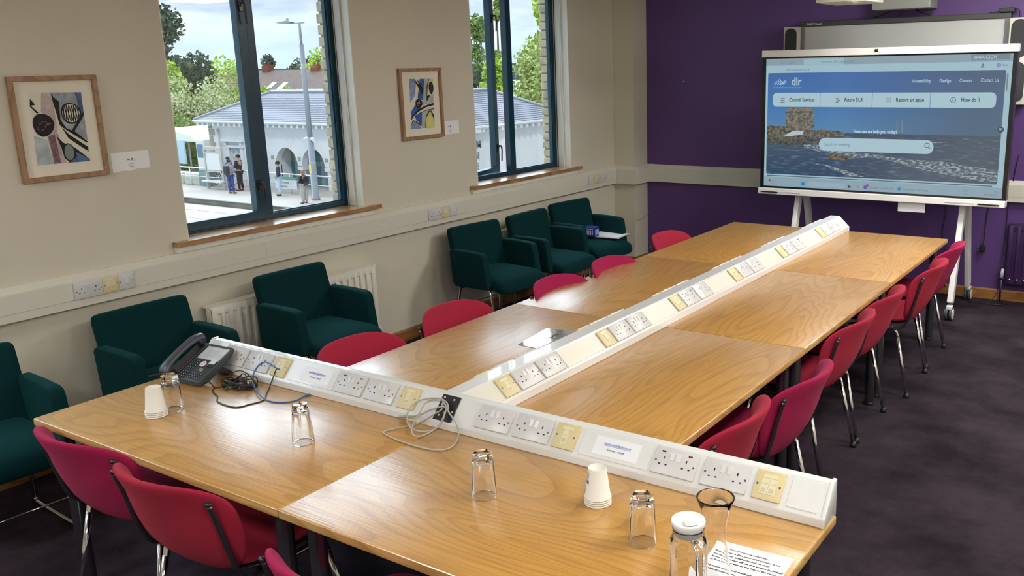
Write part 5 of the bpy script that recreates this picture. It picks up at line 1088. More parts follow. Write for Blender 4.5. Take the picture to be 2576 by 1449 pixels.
for x0, w_, z0, lab in ((1.685, .132, 1.62, 'slim cream wall speaker left of the whiteboard'), (3.510, .150, 1.60, 'slim cream wall speaker right of the whiteboard')):
    r = empty('wall_speaker', (x0+w_/2, RY1, z0), label=lab, cat='speaker'); h_ = 2.257-z0
    m = MB(); m.rbox(-w_/2, w_/2, -.12, -.002, 0, h_, .004); m.build('cabinet', mat('speaker_cream', (.62,.60,.52), .5), r)
    for za, zb in ((h_-.30, h_-.012), (.02, h_-.33)):
        m = MB(); P = rrect(-w_/2+.014, w_/2-.014, za, zb, w_/2-.018, 8); m.prism(P, 'y', -.126, -.118, .001, 1); m.build('grille', mat('grille_dark', (.035,.037,.04), .75, bump=(900,.6)), r)
r = empty('projector', (2.56, 5.35, 2.378), label='cream projector hanging high in front of the purple wall, cut by the top edge', cat='projector')
m = MB(); m.prism([(-.19, -.22), (.10, -.22), (.17, -.20), (.17, .25), (-.19, .25)], 'z', 0, .14, .008, 2); soft(m.build('casing', mat('projector_cream', (.66,.63,.55), .4), r))
m = MB(); m.lathe([(0, -.022), (.035, -.018), (.06, 0), (.06, .01)], (.075, -.16, .0), 24); m.build('lens_dome', mat('projector_cream', (.66,.63,.55), .4), r, smooth=True)
m = MB(); m.box(-.17, .05, -.222, -.219, .02, .10); m.build('socket_panel', mat('panel_cream', (.6,.58,.5), .5), r)
m = MB()
for i, x in enumerate((-.125, -.105, -.075, -.045, -.02)): m.cyl((x, -.224, .035), (x, -.2225, .035), .010 if i != 1 else .006, 12)
m.build('ports', DARKP, r)
m = MB(); m.tube([(-.02, .05, .14), (-.02, .05, RZ-2.378)], .03, 16); m.build('ceiling_pole', WHITEM, r)
r = empty('wall_bracket_box', (2.712, RY1-.25, 2.357), label='grey metal box above the whiteboard, cut by the top edge', cat='bracket box'); m = MB(); m.rbox(-.229, .229, 0, .249, 0, .42, .006, 2); m.build('cover', mat('box_grey', (.30,.31,.29), .45), r)
r = empty('black_cables', (2.71, RY1-.03, 2.30), label='black cables drooping from the grey box to the whiteboard top', cat='cable'); m = MB()
for a, b, s_ in ((-.10, -.26, .0), (-.02, -.06, .01), (.06, .20, .02)): m.tube(curve_pts([(a, -.06, .10), (a+(b-a)*.2, -.05, .05), (a+(b-a)*.6, -.05, .02), (b, -.045, .008)]), .006, 8)
m.build('cords', BLACKP, r)
r = empty('power_adaptor', (3.475, RY1-.05, 2.3015), label='black power adaptor lying on the top right corner of the whiteboard', cat='adaptor'); m = MB(); m.rbox(-.055, .055, -.035, .035, 0, .032, .005, 2); m.build('brick', BLACKP, r)
m = MB(); m.tube(curve_pts([(-.055, 0, .012), (-.09, 0, .004), (-.13, 0, .004)]), .004, 6); m.tube(curve_pts([(.055, 0, .016), (.085, 0, .01), (.088, .02, -.10), (.088, .04, -.2)]), .004, 6); m.build('cord', BLACKP, r)
def wallcord(name, pts, lab, rad=.0035):
    o0 = Vector(pts[0]); r = empty(name, o0, label=lab, cat='cable'); m = MB(); m.tube(curve_pts([Vector(p)-o0 for p in pts], 6), rad, 8); m.build('cord', BLACKP, r); return r
wallcord('power_cable', [(3.13, 6.385, 1.10), (3.115, 6.385, .85), (3.12, 6.385, .70), (3.10, 6.385, .55), (3.12, 6.385, .42), (3.14, 6.385, .30), (3.15, 6.38, .06)], 'black cord hanging on the purple wall behind the end of the long table')
r = wallcord('power_cable', [(3.455, 6.385, 1.20), (3.45, 6.385, .85), (3.435, 6.380, .62), (3.435, 6.370, .50), (3.425, 6.365, .45)], 'black cord ending in a dangling plug right of the display stand')
m = MB(); m.rbox(-.052, -.004, -.040, .0, -.80, -.745, .008, 2); m.build('plug', BLACKP, r)
m = MB(); m.box(-.062, -.052, -.03, -.024, -.79, -.783); m.box(-.066, -.052, -.03, -.024, -.765, -.757); m.build('plug_pins', CHROME, r)
wallcord('power_cable', [(3.64, 6.38, 1.20), (3.60, 6.38, .86), (3.595, 6.37, .66), (3.60, 6.36, .50), (3.60, 6.30, .34), (3.585, 6.28, .22), (3.575, 6.27, .08), (3.52, 6.20, .006), (3.44, 6.05, .006), (3.40, 6.16, .006), (3.36, 6.25, .006), (3.27, 6.34, .006), (3.12, 6.36, .006)], 'long black cord running down by the radiator and across the carpet under the stand')
wallcord('power_cable', [(3.30, 6.30, .006), (3.40, 6.22, .006), (3.50, 6.18, .012), (3.62, 6.20, .006), (3.64, 6.27, .006), (3.58, 6.30, .006)], 'short black cord looping on the carpet at the foot of the radiator pipe')
# ================================================================ outside
GZ = -3.9
def grd(name, m, mt_): o = m.build(name, mt_); o['kind'] = 'structure'; return o
PAVE = mat('platform_paving', (.42,.38,.34), .9, noise=(.5,.08)); ASPH = mat('track_concrete', (.50,.49,.47), .9, noise=(.4,.06)); KERB = mat('kerb_granite', (.42,.41,.39), .9); KFACE = mat('kerb_face', (.14,.13,.11), .95, noise=(1.2,.4))
m = MB(); m.box(-300, 40, -150, 24.35, GZ-.60, GZ-.30); grd('ground_track', m, ASPH)
m = MB(); m.box(-300, -6, 24.62, 300, GZ-.6, GZ); grd('ground_platform', m, PAVE)
m = MB(); m.box(-300, -6, 24.35, 24.62, GZ-.03, GZ+.01); grd('trim_kerb', m, KERB)
m = MB(); m.box(-300, -6, 24.40, 24.62, GZ-.35, GZ-.03); grd('trim_kerb_face', m, KFACE)
m = MB()
for y in (23.1, 21.66, 18.6, 17.16): m.box(-300, 0, y, y+.07, GZ-.30, GZ-.285)
grd('trim_rails', m, mat('rail_steel', (.30,.30,.31), .5))
# ---- station building
STW = mat('station_render', (.62,.64,.66), .85, noise=(1.2,.04)); QUO = mat('quoin_stone', (.30,.28,.24), .9, noise=(2,.12)); SLATE = mat('roof_slate', (.12,.12,.155), .55, noise=(3,.15))
sb = empty('station_building', (-31, 28.7, GZ), label='white rendered station house with hipped slate roof seen through both windows', cat='building')
bx_, by_ = -31, 28.7; ZE = -.62
BX0, BX1, BY0, BY1 = -39.7, -21.06, 28.7, 35.2
def L3(p): return (p[0]-bx_, p[1]-by_, p[2]-GZ)
ARC = [(-33.53, .84), (-31.53, .84), (-29.53, .84), (-27.53, .84)]; SPR = -2.74
def arch_pts(c, r, n=14): return [(c+r*math.cos(PI-PI*i/n), SPR+r*1.10*math.sin(PI*i/n)) for i in range(n+1)]
m = MB()   # front wall in pieces round window and arches
def fr_(x0, x1, z0, z1): m.box(x0-bx_, x1-bx_, 0, .35, z0-GZ, z1-GZ)
fr_(BX0, -38.08, GZ, ZE); fr_(-38.08, -37.13, -1.95, ZE); fr_(-38.08, -37.13, GZ, -3.45); fr_(-37.13, ARC[0][0]-.84, GZ, ZE)
for i, (c, r_) in enumerate(ARC):
    x1 = ARC[i+1][0]-.84 if i < 3 else BX1
    if i == 3: fr_(c+r_, x1, GZ, ZE)
    else: fr_(c+r_, x1, SPR, ZE)
    A = arch_pts(c, r_); poly = A+[(c+r_, ZE), (c-r_, ZE)]
    for j in range(len(A)-1): m.prism([(A[j][0]-bx_, A[j][1]-GZ), (A[j+1][0]-bx_, A[j+1][1]-GZ), (A[j+1][0]-bx_, ZE-GZ), (A[j][0]-bx_, ZE-GZ)], 'y', 0, .35)
m.box(BX1-.35-bx_, BX1-bx_, .352, BY1-by_, 0, ZE-GZ); m.box(BX0-bx_, BX0+.35-bx_, .352, BY1-by_, 0, ZE-GZ)
m.box(BX0-bx_, BX1-bx_, BY1-.35-by_, BY1-by_, 0, ZE-GZ); m.box(ARC[0][0]-.9-bx_, ARC[0][0]-.84-bx_, .3, 1.2, 0, ZE-GZ)
m.build('render_wall', STW, sb)
m = MB(); m.box(ARC[0][0]-.85-bx_, ARC[3][0]+.85-bx_, .95, 1.05, 0, 2.6); m.build('shop_front', mat('shopfront_green', (.05,.16,.17), .5), sb)
m = MB()
for c, r_ in ARC:
    m.box(c-.55-bx_, c+.10-bx_, .93, .95, .15, 1.6); m.box(c+.18-bx_, c+.7-bx_, .93, .95, .15, 1.6); m.box(c-.6-bx_, c+.65-bx_, .93, .95, 1.75, 2.4)
m.build('shop_glazing', mat('shop_glass', (.22,.30,.33), .15), sb)
for i in range(3):
    cx = (ARC[i][0]+ARC[i+1][0])/2; m = MB(); m.lathe([(.14, 0), (.14, SPR-GZ-.18)], (cx-bx_, .18, 0), 20); m.box(cx-.20-bx_, cx+.20-bx_, 0, .38, SPR-GZ-.18, SPR-GZ+.02); m.build('arch_column', STW, sb)
m = MB()
for k in range(9):
    z0 = .05+k*.36; d = .12 if k % 2 else 0; m.rbox(BX0-.02-bx_, BX0+.30+d*1.3-bx_, -.03, .02, z0, z0+.33, .01, 1); m.rbox(BX0-.03-bx_, BX0+.0-bx_, -.02, .5, z0, z0+.33, .01, 1)
m.build('quoins', QUO, sb)
w_ = MB(); w_.box(-38.08-bx_, -37.13-bx_, .12, .16, -3.45-GZ, -1.95-GZ); wo = w_.build('window', mat('station_glass', (.42,.52,.58), .2), sb)
w_ = MB()
for x in (-38.08, -37.63, -37.19): w_.box(x-bx_, x+.06-bx_, .08, .14, -3.45-GZ, -1.95-GZ)
for z in (-3.45, -2.95, -2.45, -2.01): w_.box(-38.08-bx_, -37.13-bx_, .08, .14, z-GZ, z+.06-GZ)
w_.build('glazing_bars', STW, wo)
w_ = MB(); w_.box(-38.28-bx_, -38.08-bx_, -.06, .02, -3.6-GZ, -1.95-GZ); w_.box(-37.13-bx_, -36.93-bx_, -.06, .02, -3.6-GZ, -1.95-GZ); w_.box(-38.38-bx_, -36.83-bx_, -.10, .02, -1.95-GZ, -1.82-GZ); w_.box(-38.50-bx_, -36.73-bx_, -.22, .02, -1.62-GZ, -1.50-GZ); w_.box(-38.33-bx_, -38.18-bx_, -.15, .02, -1.82-GZ, -1.62-GZ); w_.box(-37.03-bx_, -36.88-bx_, -.15, .02, -1.82-GZ, -1.62-GZ); w_.build('window_surround', STW, sb)
m = MB(); m.tube([L3((-38.85, 28.62, -.95)), L3((-38.85, 28.62, GZ))], .05, 8); m.build('downpipe', mat('pipe_grey', (.55,.55,.55), .6), sb)
# eaves: fascia, soffit and brackets
OV = .5; m = MB(); m.box(BX0-OV-bx_, BX1+OV-bx_, -OV, BY1+OV-by_, ZE-GZ-.02, ZE-GZ+.06); m.build('soffit', STW, sb)
m = MB(); m.box(BX0-OV-.06-bx_, BX1+OV+.06-bx_, -OV-.06, BY1+OV+.06-by_, ZE-GZ+.04, ZE-GZ+.13); m.build('gutter', mat('gutter_pale', (.72,.73,.72), .6), sb)
m = MB(); x = BX0-.35
while x < BX1+.4: m.box(x-bx_, x+.14-bx_, -OV+.03, .0, ZE-GZ-.17, ZE-GZ-.02); x += .45
y = BY0-.35
while y < BY1+.3: m.box(BX1-bx_, BX1+OV-.03-bx_, y-by_, y+.14-by_, ZE-GZ-.17, ZE-GZ-.02); y += .45
m.build('eaves_brackets', STW, sb)
# roof: hipped on all sides with courses of slates
m = MB(); e0, e1, f0, f1 = BX0-OV, BX1+OV, BY0-OV, BY1+OV; ZR = .86; ins = 2.9; nC = 17
for k in range(nC):
    a, b = k/nC, (k+1)/nC; za, zb = ZE+.14+(ZR-ZE-.14)*a+.018, ZE+.14+(ZR-ZE-.14)*b-.0
    pa, pb = ins*a, ins*b
    ra = [L3((e0+pa, f0+pa, za)), L3((e1-pa, f0+pa, za)), L3((e1-pa, f1-pa, za)), L3((e0+pa, f1-pa, za))]; rb = [L3((e0+pb, f0+pb, zb)), L3((e1-pb, f0+pb, zb)), L3((e1-pb, f1-pb, zb)), L3((e0+pb, f1-pb, zb))]
    for i in range(4): m.poly([ra[i], ra[(i+1)%4], rb[(i+1)%4], rb[i]])
    lo_ = [(p[0], p[1], p[2]-.03) for p in ra]
    for i in range(4): m.poly([lo_[i], lo_[(i+1)%4], ra[(i+1)%4], ra[i]])
m.poly([L3((e0+ins, f0+ins, ZR)), L3((e1-ins, f0+ins, ZR)), L3((e1-ins, f1-ins, ZR)), L3((e0+ins, f1-ins, ZR))]); m.build('roof', SLATE, sb)
m = MB(); c4 = [((e0, f0), (e0+ins, f0+ins)), ((e1, f0), (e1-ins, f0+ins)), ((e1, f1), (e1-ins, f1-ins)), ((e0, f1), (e0+ins, f1-ins))]
for a, b in c4: m.tube([L3((*a, ZE+.16)), L3((*b, ZR+.03))], .07, 8)
q = [(e0+ins, f0+ins), (e1-ins, f0+ins), (e1-ins, f1-ins), (e0+ins, f1-ins)]
for i in range(4): m.tube([L3((*q[i], ZR+.03)), L3((*q[(i+1)%4], ZR+.03))], .08, 8)
m.build('ridge_tiles', mat('ridge_grey', (.36,.37,.40), .7), sb)
SIGN = mat('letter_grey', (.20,.24,.26), .6)
for i, t in enumerate(('DUNDRUM', 'STATION', 'HOUSE')):
    text(t, .42, SIGN, sb, Matrix(((0,0,1,BX1-bx_+.02),(1,0,0,(29.18-2.1, 29.02-1.85, 28.96-1.6)[i]-by_),(0,1,0,-1.48-.47*i-GZ),(0,0,0,1))), width=(2.1, 1.85, 1.6)[i], ext=.02, bold=.008)
m = MB()
for x in (-34.6, -32.53, -30.53): m.rbox(x-.10-bx_, x+.10-bx_, -.03, .0, SPR-GZ+.30, SPR-GZ+.48, .02, 1)
m.build('wall_vents', QUO, sb); m = MB(); m.rbox(-29.4-bx_, -29.1-bx_, -.12, 0, -1.75-GZ, -1.48-GZ, .02, 1); m.build('alarm_box', STW, sb)
# ---- railing
RS = mat('railing_steel', (.70,.72,.72), .4, .3); r = empty('platform_railing', (-33, 27.3, GZ), label='steel railing with glass infill along the back of the platform', cat='railing')
m = MB(); m.tube([(-14, 0, .97), (9, 0, .97)], .035, 8); m.tube([(-14, 0, .52), (9, 0, .52)], .022, 8); m.build('rails', RS, r)
for i in range(14):
    m = MB(); m.tube([(-13.2+1.62*i, .0, 0), (-13.2+1.62*i, -.03, .97)], .03, 8); m.build('post', RS, r)
m = MB(); m.box(-14, 9, .03, .04, .05, .50); m.build('glass_infill', PANE, r)
r = empty('stop_name_sign', (-31.85, 27.2, -3.65), label='white platform name sign with green top band on the railing', cat='sign')
m = MB(); m.box(-.78, .78, 0, .03, 0, .46); m.build('sign_board', STW, r); m = MB(); m.box(-.78, .78, -.012, 0, .46, .60); m.build('green_band', mat('sign_green', (.10,.33,.25), .5), r)
for i, t in enumerate(('Stop: Dhroma', 'Dundrum')): text(('Dún Droma', 'Dundrum')[i], .15, SIGN, r, Matrix(((1,0,0,-.62),(0,0,-1,-.006),(0,1,0,.27-.19*i),(0,0,0,1))), width=(.85,.72)[i], bold=.003)
# ---- information board
FG = mat('frame_grey', (.42,.41,.38), .5); r = empty('information_board', (-36.9, 26.85, GZ), label='grey framed information board with bench rail on the platform', cat='notice board')
for x in (-.68, .68): m = MB(); m.box(x-.06, x+.06, -.05, .05, 0, 2.15); m.build('post', FG, r)
m = MB(); m.box(-.68, .68, -.06, .06, 2.02, 2.18); m.box(-.68, .68, -.05, .05, .88, .98); m.box(-.62, .62, -.05, .05, 1.85, 1.92); m.build('cross_bars', FG, r)
m = MB(); m.box(-.56, .56, -.04, .03, 1.0, 1.85); m.build('panel', mat('panel_pale', (.62,.64,.64), .3), r)
m = MB(); m.box(-.85, .78, -.25, .12, .38, .45); m.build('bench_rail', RS, r)
r = empty('ticket_machine', (-38.75, 27.6, GZ), label='tall grey ticket machine with blue screen on the platform', cat='ticket machine')
m = MB(); m.rbox(-.36, .36, -.2, .2, 0, 2.45, .05, 2); m.build('housing', mat('machine_grey', (.60,.60,.56), .4), r); m = MB(); m.box(-.27, .27, -.205, -.2, 1.5, 2.2); m.build('screen', mat('machine_screen', (.07,.16,.28), .3), r)
m = MB(); m.box(-.37, .37, -.21, .21, 0, .85); m.build('lower_case', mat('machine_teal', (.14,.26,.30), .4), r)
# ---- street lamp
r = empty('street_lamp', (-28.82, 26.41, GZ), label='tall pale grey street lamp pole on the platform', cat='street lamp'); LG = mat('lamp_grey', (.24,.26,.30), .5)
m = MB(); m.tube([(0, 0, 0), (0, 0, .12), (0, 0, .13), (0, 0, 2.9), (0, 0, 2.91)], [.20, .20, .155, .145, .12], 20); m.tube([(0, 0, 2.9), (0, 0, 7.0)], [.118, .110], 18); m.tube([(0, 0, 7.0), (0, 0, 7.95)], [.06, .055], 14); m.build('pole', LG, r)
m = MB(); m.tube([(.32, 0, 7.93), (-.6, 0, 7.93)], .022, 8); m.prism([(-1.45, 7.98), (-1.3, 8.03), (-.62, 8.08), (-.45, 8.0), (-.5, 7.93), (-.9, 7.93)], 'y', -.14, .14, .02, 1); m.ball((-.78, 0, 8.11), .06); m.build('lamp_head', LG, r)
m = MB(); m.tube([(-.35, -.05, 2.80), (-.1, 0, 2.86)], .07, 10); m.tube([(.12, -.02, 2.83), (.38, -.12, 2.78)], .085, 10); m.build('camera_pair', STW, r)
m = MB(); m.box(-.09, .06, -.152, -.150, 1.25, 1.66); m.build('yellow_label', mat('label_yellow', (.72,.60,.12), .5), r)
# ---- people
SK = mat('skin', (.45,.27,.19), .6)
def skin_mesh(name, verts, edges, mt_, parent, sub=2):
    me = bpy.data.meshes.new(name); me.from_pydata([v[:3] for v in verts], edges, []); o = bpy.data.objects.new(name, me); COL.objects.link(o)
    md = o.modifiers.new('s', 'SKIN'); md.use_smooth_shade = True
    for i, v in enumerate(verts):
        r_ = v[3] if isinstance(v[3], tuple) else (v[3], v[3]); me.skin_vertices[0].data[i].radius = r_
    me.skin_vertices[0].data[0].use_root = True
    s2 = o.modifiers.new('u', 'SUBSURF'); s2.levels = sub; s2.render_levels = sub
    dg = bpy.context.evaluated_depsgraph_get(); dg.update(); m2 = bpy.data.meshes.new_from_object(o.evaluated_get(dg)); o.modifiers.clear(); o.data = m2; bpy.data.meshes.remove(me)
    m2.materials.append(mt_); o.parent = parent; return o
def person(loc, rz, h, lab, top, legs, hair, arms='phone', hood=None, bag=None, wide=1.0, legw=1.0, hairlen=0):
    r = empty('person', loc, rz, label=lab, cat='person'); k = h/1.75
    J = dict(pel=(0,0,.93), wai=(0,0,1.08), che=(0,-.01,1.30), nec=(0,0,1.47), hea=(0,.015,1.60), top=(0,.02,1.69))
    V = [(*[c*k for c in J['pel']], (.125*k,.095*k)), (*[c*k for c in J['wai']], (.12*k,.09*k)), (*[c*k for c in J['che']], (.145*k,.10*k)), (*[c*k for c in J['nec']], .055*k), (*[c*k for c in J['hea']], (.085*k,.10*k)), (*[c*k for c in J['top']], (.070*k,.08*k))]
    E = [(0,1),(1,2),(2,3),(3,4),(4,5)]; AV = []; LV = []
    for s_ in (-1, 1):
        hip = (s_*.09*k, 0, .88*k); kn = (s_*.11*k, .03*k, .48*k); an = (s_*(.12+.02*(s_ > 0))*k, 0, .08*k); to = (s_*.14*k, .15*k, .035*k)
        sh = (s_*.19*k, 0, 1.40*k)
        if arms == 'phone': el, ha = (s_*.24*k, .02*k, 1.13*k), (s_*.10*k, .26*k, 1.16*k)
        elif arms == 'pocket': el, ha = (s_*.29*k, -.02*k, 1.14*k), (s_*.20*k, .10*k, .96*k)
        else: el, ha = (s_*.25*k, .0, 1.12*k), (s_*.24*k, .06*k, .88*k)
        b = len(V); V += [(*hip, .085*k), (*kn, .058*k), (*an, .042*k), (*to, .035*k)]; E += [(0,b),(b,b+1),(b+1,b+2),(b+2,b+3)]; LV.append((hip, kn, an, to))
        b = len(V); V += [(*sh, .058*k), (*el, .042*k), (*ha, .030*k)]; E += [(2,b),(b,b+1),(b+1,b+2)]; AV.append((sh, el, ha)); hi = b+2
        d = (Vector(ha)-Vector(el)).normalized(); sd_ = d.cross(Vector((0,0,1))).normalized()
        for f in range(5):
            off = sd_*(f-2)*.016*k; L_ = (.05, .075, .08, .072, .06)[f]*k; p = Vector(ha)+d*.035*k+off; q_ = p+d*L_+off*(.8 if f == 0 else .1)+Vector((0,0,-.012*k))
            bb = len(V); V += [(*p, .010*k), (*q_, .008*k)]; E += [(hi, bb), (bb, bb+1)]
    skin_mesh('body', V, E, SK, r, 1)
    # face
    m = MB(); m.ball((0, .112*k, 1.585*k), (.011*k, .018*k, .02*k)); m.build('nose', SK, r); m = MB()
    for s_ in (-1, 1): m.ball((s_*.034*k, .098*k, 1.612*k), .010*k, seg=8)
    m.box(-.024*k, .024*k, .100*k, .108*k, 1.548*k, 1.554*k); m.build('eyes_and_mouth', mat('eye_dark', (.03,.02,.02), .5), r)
    # jacket
    V = [(0,0,.90*k,(.150*k*wide,.115*k)), (0,0,1.08*k,(.145*k*wide,.112*k)), (0,-.01*k,1.30*k,(.165*k*wide,.125*k)), (0,0,1.44*k,(.08*k,.075*k))]; E = [(0,1),(1,2),(2,3)]
    for sh, el, ha in AV:
        b = len(V); w3 = Vector(ha)*.92+Vector(el)*.08; V += [(*sh, .078*k*wide), (*el, .060*k*wide), (*w3, .045*k)]; E += [(2,b),(b,b+1),(b+1,b+2)]
    skin_mesh('jacket', V, E, top, r, 1)
    V = [(0,0,.93*k,(.135*k,.105*k))]; E = []
    for hip, kn, an, to in LV: b = len(V); V += [(*hip, .098*k*legw), (*kn, .075*k*legw), (*an, .060*k*legw)]; E += [(0,b),(b,b+1),(b+1,b+2)]
    skin_mesh('trousers', V, E, legs, r, 1)
    for hip, kn, an, to in LV: m = MB(); m.ball((to[0]-.005*k, .07*k, .04*k), (.045*k, .13*k, .042*k)); m.build('shoe', mat('shoe_black', (.02,.02,.02), .5), r, smooth=True)
    m = MB(); m.ball((0, -.005*k, 1.65*k), (.092*k, .112*k, .095*k), seg=16)
    if hairlen: m.ball((0, -.05*k, 1.56*k), (.10*k, .07*k, .13*k), seg=14)
    m.build('hair' if not hood else 'hood', hair if not hood else hood, r, smooth=True)
    if bag: m = MB(); m.rbox(-.16*k, .16*k, -.27*k, -.11*k, .98*k, 1.42*k, .06*k, 3); m.build('backpack', bag, r, smooth=True)
    return r
CL = lambda n_, c: mat('cloth_'+n_, c, .9)
person((-34.62, 26.1, GZ), .15, 1.72, 'person in grey hooded jacket and blue trousers with a black backpack, seen from behind', CL('grey', (.26,.24,.27)), CL('denim', (.03,.06,.24)), CL('darkhood', (.03,.03,.04)), hood=CL('darkhood', (.03,.03,.04)), bag=CL('bag', (.03,.03,.04)), wide=1.2)
person((-35.1, 27.0, GZ), 1.9, 1.86, 'person in black hooded coat standing behind the backpack wearer', CL('black', (.015,.015,.02)), CL('black', (.015,.015,.02)), CL('black', (.015,.015,.02)), hood=CL('black', (.015,.015,.02)))
person((-35.86, 26.95, GZ), -1.3, 1.72, 'person in bright blue jacket beside the information board', CL('blue', (.02,.12,.50)), CL('black', (.015,.015,.02)), CL('hairdark', (.03,.02,.02)))
person((-31.67, 26.68, GZ), 2.5, 1.68, 'person in dark printed hooded top and pale jeans, hands in pockets', CL('navy', (.03,.035,.06)), CL('pale jeans', (.42,.52,.66)), CL('hairdark', (.03,.02,.02)), arms='pocket', wide=1.15, legw=1.25)
person((-28.41, 25.45, GZ), 1.75, 1.52, 'person in black jacket and grey trousers looking at a phone by the lamp pole', CL('black', (.015,.015,.02)), CL('grey trousers', (.36,.34,.33)), CL('hairbrown', (.28,.13,.07)), hairlen=1, legw=1.5, bag=CL('black', (.015,.015,.02)))
# ---- trees
def leaf_mat(name, c1, c2):
    m = bpy.data.materials.new(name); m.use_nodes = True; T = m.node_tree; b = T.nodes['Principled BSDF']; L = T.links.new
    tc = T.nodes.new('ShaderNodeTexCoord'); nz = T.nodes.new('ShaderNodeTexNoise'); nz.inputs['Scale'].default_value = 1.3; nz.inputs['Detail'].default_value = 3; L(tc.outputs['Object'], nz.inputs['Vector'])
    r = T.nodes.new('ShaderNodeValToRGB'); r.color_ramp.elements[0].position = .35; r.color_ramp.elements[0].color = (*c1, 1); r.color_ramp.elements[1].position = .65; r.color_ramp.elements[1].color = (*c2, 1)
    L(nz.outputs['Fac'], r.inputs[0]); L(r.outputs[0], b.inputs['Base Color']); b.inputs['Roughness'].default_value = .8
    b.inputs['Transmission Weight'].default_value = 0; b.inputs['Subsurface Weight'].default_value = 0; return m
LF = {'yellow': leaf_mat('leaf_yellow_green', (.26,.34,.07), (.52,.58,.22)), 'lime': leaf_mat('leaf_lime', (.22,.38,.03), (.46,.62,.08)), 'dark': leaf_mat('leaf_dark', (.05,.075,.05), (.11,.14,.085)), 'mid': leaf_mat('leaf_mid', (.12,.20,.04), (.28,.38,.09)), 'cream': leaf_mat('leaf_cream', (.34,.40,.16), (.62,.64,.40))}
BARK = mat('bark', (.12,.09,.07), .9)
def tree(x, y, zb, zt, w, kind, lab, leaf=.22, n=2600, seed=1, tall=1.0, taper=False, dens=1.0, lobes=11):
    rn = random.Random(seed); r = empty('tree', (x, y, zb), label=lab, cat='tree'); H = zt-zb; m = MB(); bl = []
    for i in range(lobes):
        t = rn.uniform(.25, .93) if not taper else rn.uniform(.12, .97); q = (1-abs(t-.55)*1.1) if not taper else (1.05-t)
        a = rn.uniform(0, 2*PI); d = w*.5*q*rn.uniform(.15, .75); rr = w*.5*rn.uniform(.30, .52)*(max(.25, q))
        bl.append((Vector((d*math.cos(a), d*math.sin(a), H*t)), rr))
    bl.append((Vector((0, 0, H*.9)), w*(.12 if taper else .26)))
    tot = sum(b[1]**2 for b in bl)
    for c, rr in bl:
        for _ in range(int(n*rr*rr/tot)):
            u = rn.uniform(-1, 1); a = rn.uniform(0, 2*PI); s_ = (1-u*u)**.5; k = rr*rn.uniform(.62, 1.12); p = c+Vector((s_*math.cos(a)*k, s_*math.sin(a)*k, u*k*tall))
            d1 = Vector((rn.gauss(0,1), rn.gauss(0,1), rn.gauss(0,1))).normalized(); d2 = d1.orthogonal().normalized(); L_ = leaf*rn.uniform(.6, 1.4)
            m.bm.faces.new([m.bm.verts.new(p+d1*L_*.6), m.bm.verts.new(p+d2*L_*.35), m.bm.verts.new(p-d1*L_*.6), m.bm.verts.new(p-d2*L_*.35)])
    m.build('crown', LF[kind], r); m = MB(); m.tube([(0, 0, 0), (rn.uniform(-.1, .1), 0, H*.3), (0, 0, H*.62), (0, 0, H*.9)], [w*.05, w*.04, w*.025, w*.01], 8)
    for c, rr in bl[:6]: m.tube([(0, 0, H*.3), c*.6+Vector((0, 0, H*.12)), c], [w*.022, w*.014, w*.006], 6)
    m.build('trunk', BARK, r); return r
TR = [(-60.6, 40, -4, 6.6, 5.6, 'dark', 'tall dark tree at the left side of the nearer window', .30, 3600, 2, 1.0, False), (-61.3, 43, -4, 3.0, 4.6, 'dark', 'lower dark shrubby tree right of the tall dark one', .26, 2600, 3, 1, False),
 (-57.6, 38, -4, 2.6, 3.4, 'lime', 'fresh green tree in front of the tall dark tree', .24, 2600, 4, 1, False), (-48.6, 32.6, -4, .9, 4.6, 'cream', 'pale flowering tree left of the station roof, near the window edge', .17, 5200, 5, 1.3, False),
 (-47.3, 34.5, -4, .55, 4.6, 'cream', 'pale flowering tree just behind the station gable', .17, 4800, 6, 1.3, False), (-48.6, 36.9, -4, 1.3, 4.4, 'yellow', 'yellow-green tree rising behind the left hip of the station roof', .18, 4800, 7, 1.3, False),
 (-46.6, 31.2, -4, -1.2, 4.0, 'mid', 'low green tree above the cafe parasol', .18, 2600, 8, 1, False), (-51.0, 41, -4, .55, 3.0, 'lime', 'bright green bush behind the station ridge, right of the mullion', .20, 2600, 9, 1, False),
 (-48.2, 41, -4, .35, 3.6, 'yellow', 'yellow-green bush behind the station ridge beside the lime one', .20, 2600, 10, 1, False),
 (-33.3, 46, -4, 6.2, 3.0, 'mid', 'slim conifer behind the station roof in the farther window', .24, 3800, 11, 1, True), (-31.6, 43.6, -4, 2.2, 3.2, 'lime', 'lime green tree at the foot of the slim conifer', .24, 2600, 12, 1, False),
 (-31.3, 49.5, -4, 7.6, 5.0, 'lime', 'tall bright green tree in the farther window beside the brick edge', .26, 5200, 13, 1.2, False), (-25.9, 40.5, -4, 2.6, 5.4, 'yellow', 'yellow-green tree spreading over the station roof in the farther window', .20, 6500, 14, 1.1, False),
 (-37.6, 49, -4, 5.6, 2.6, 'mid', 'thin green tree at the left edge of the farther window', .22, 1500, 15, 1.2, False), (-34.6, 44, -4, 1.8, 3.6, 'dark', 'dark tree seen through the open casement', .22, 2400, 16, 1.1, False),
 (-110.5, 88, -4, 4.0, 8, 'dark', 'far dark spiky tree behind the brown roof', .40, 2200, 17, 1.2, True), (-103, 92, -4, 3.6, 9, 'lime', 'far lime tree behind the right end of the brown roof', .45, 2000, 18, 1, False),
 (-121, 88, -4, 2.0, 11, 'lime', 'far green treetops left of the mullion behind the houses', .5, 2000, 19, 1, False), (-113, 97, -4, 2.4, 9, 'dark', 'far dark treetops behind the middle of the brown roof', .5, 2000, 20, 1, False), (-119, 104, -4, 2.8, 8, 'dark', 'far dark treetops beside the lamp pole', .5, 1800, 22, 1, False)]
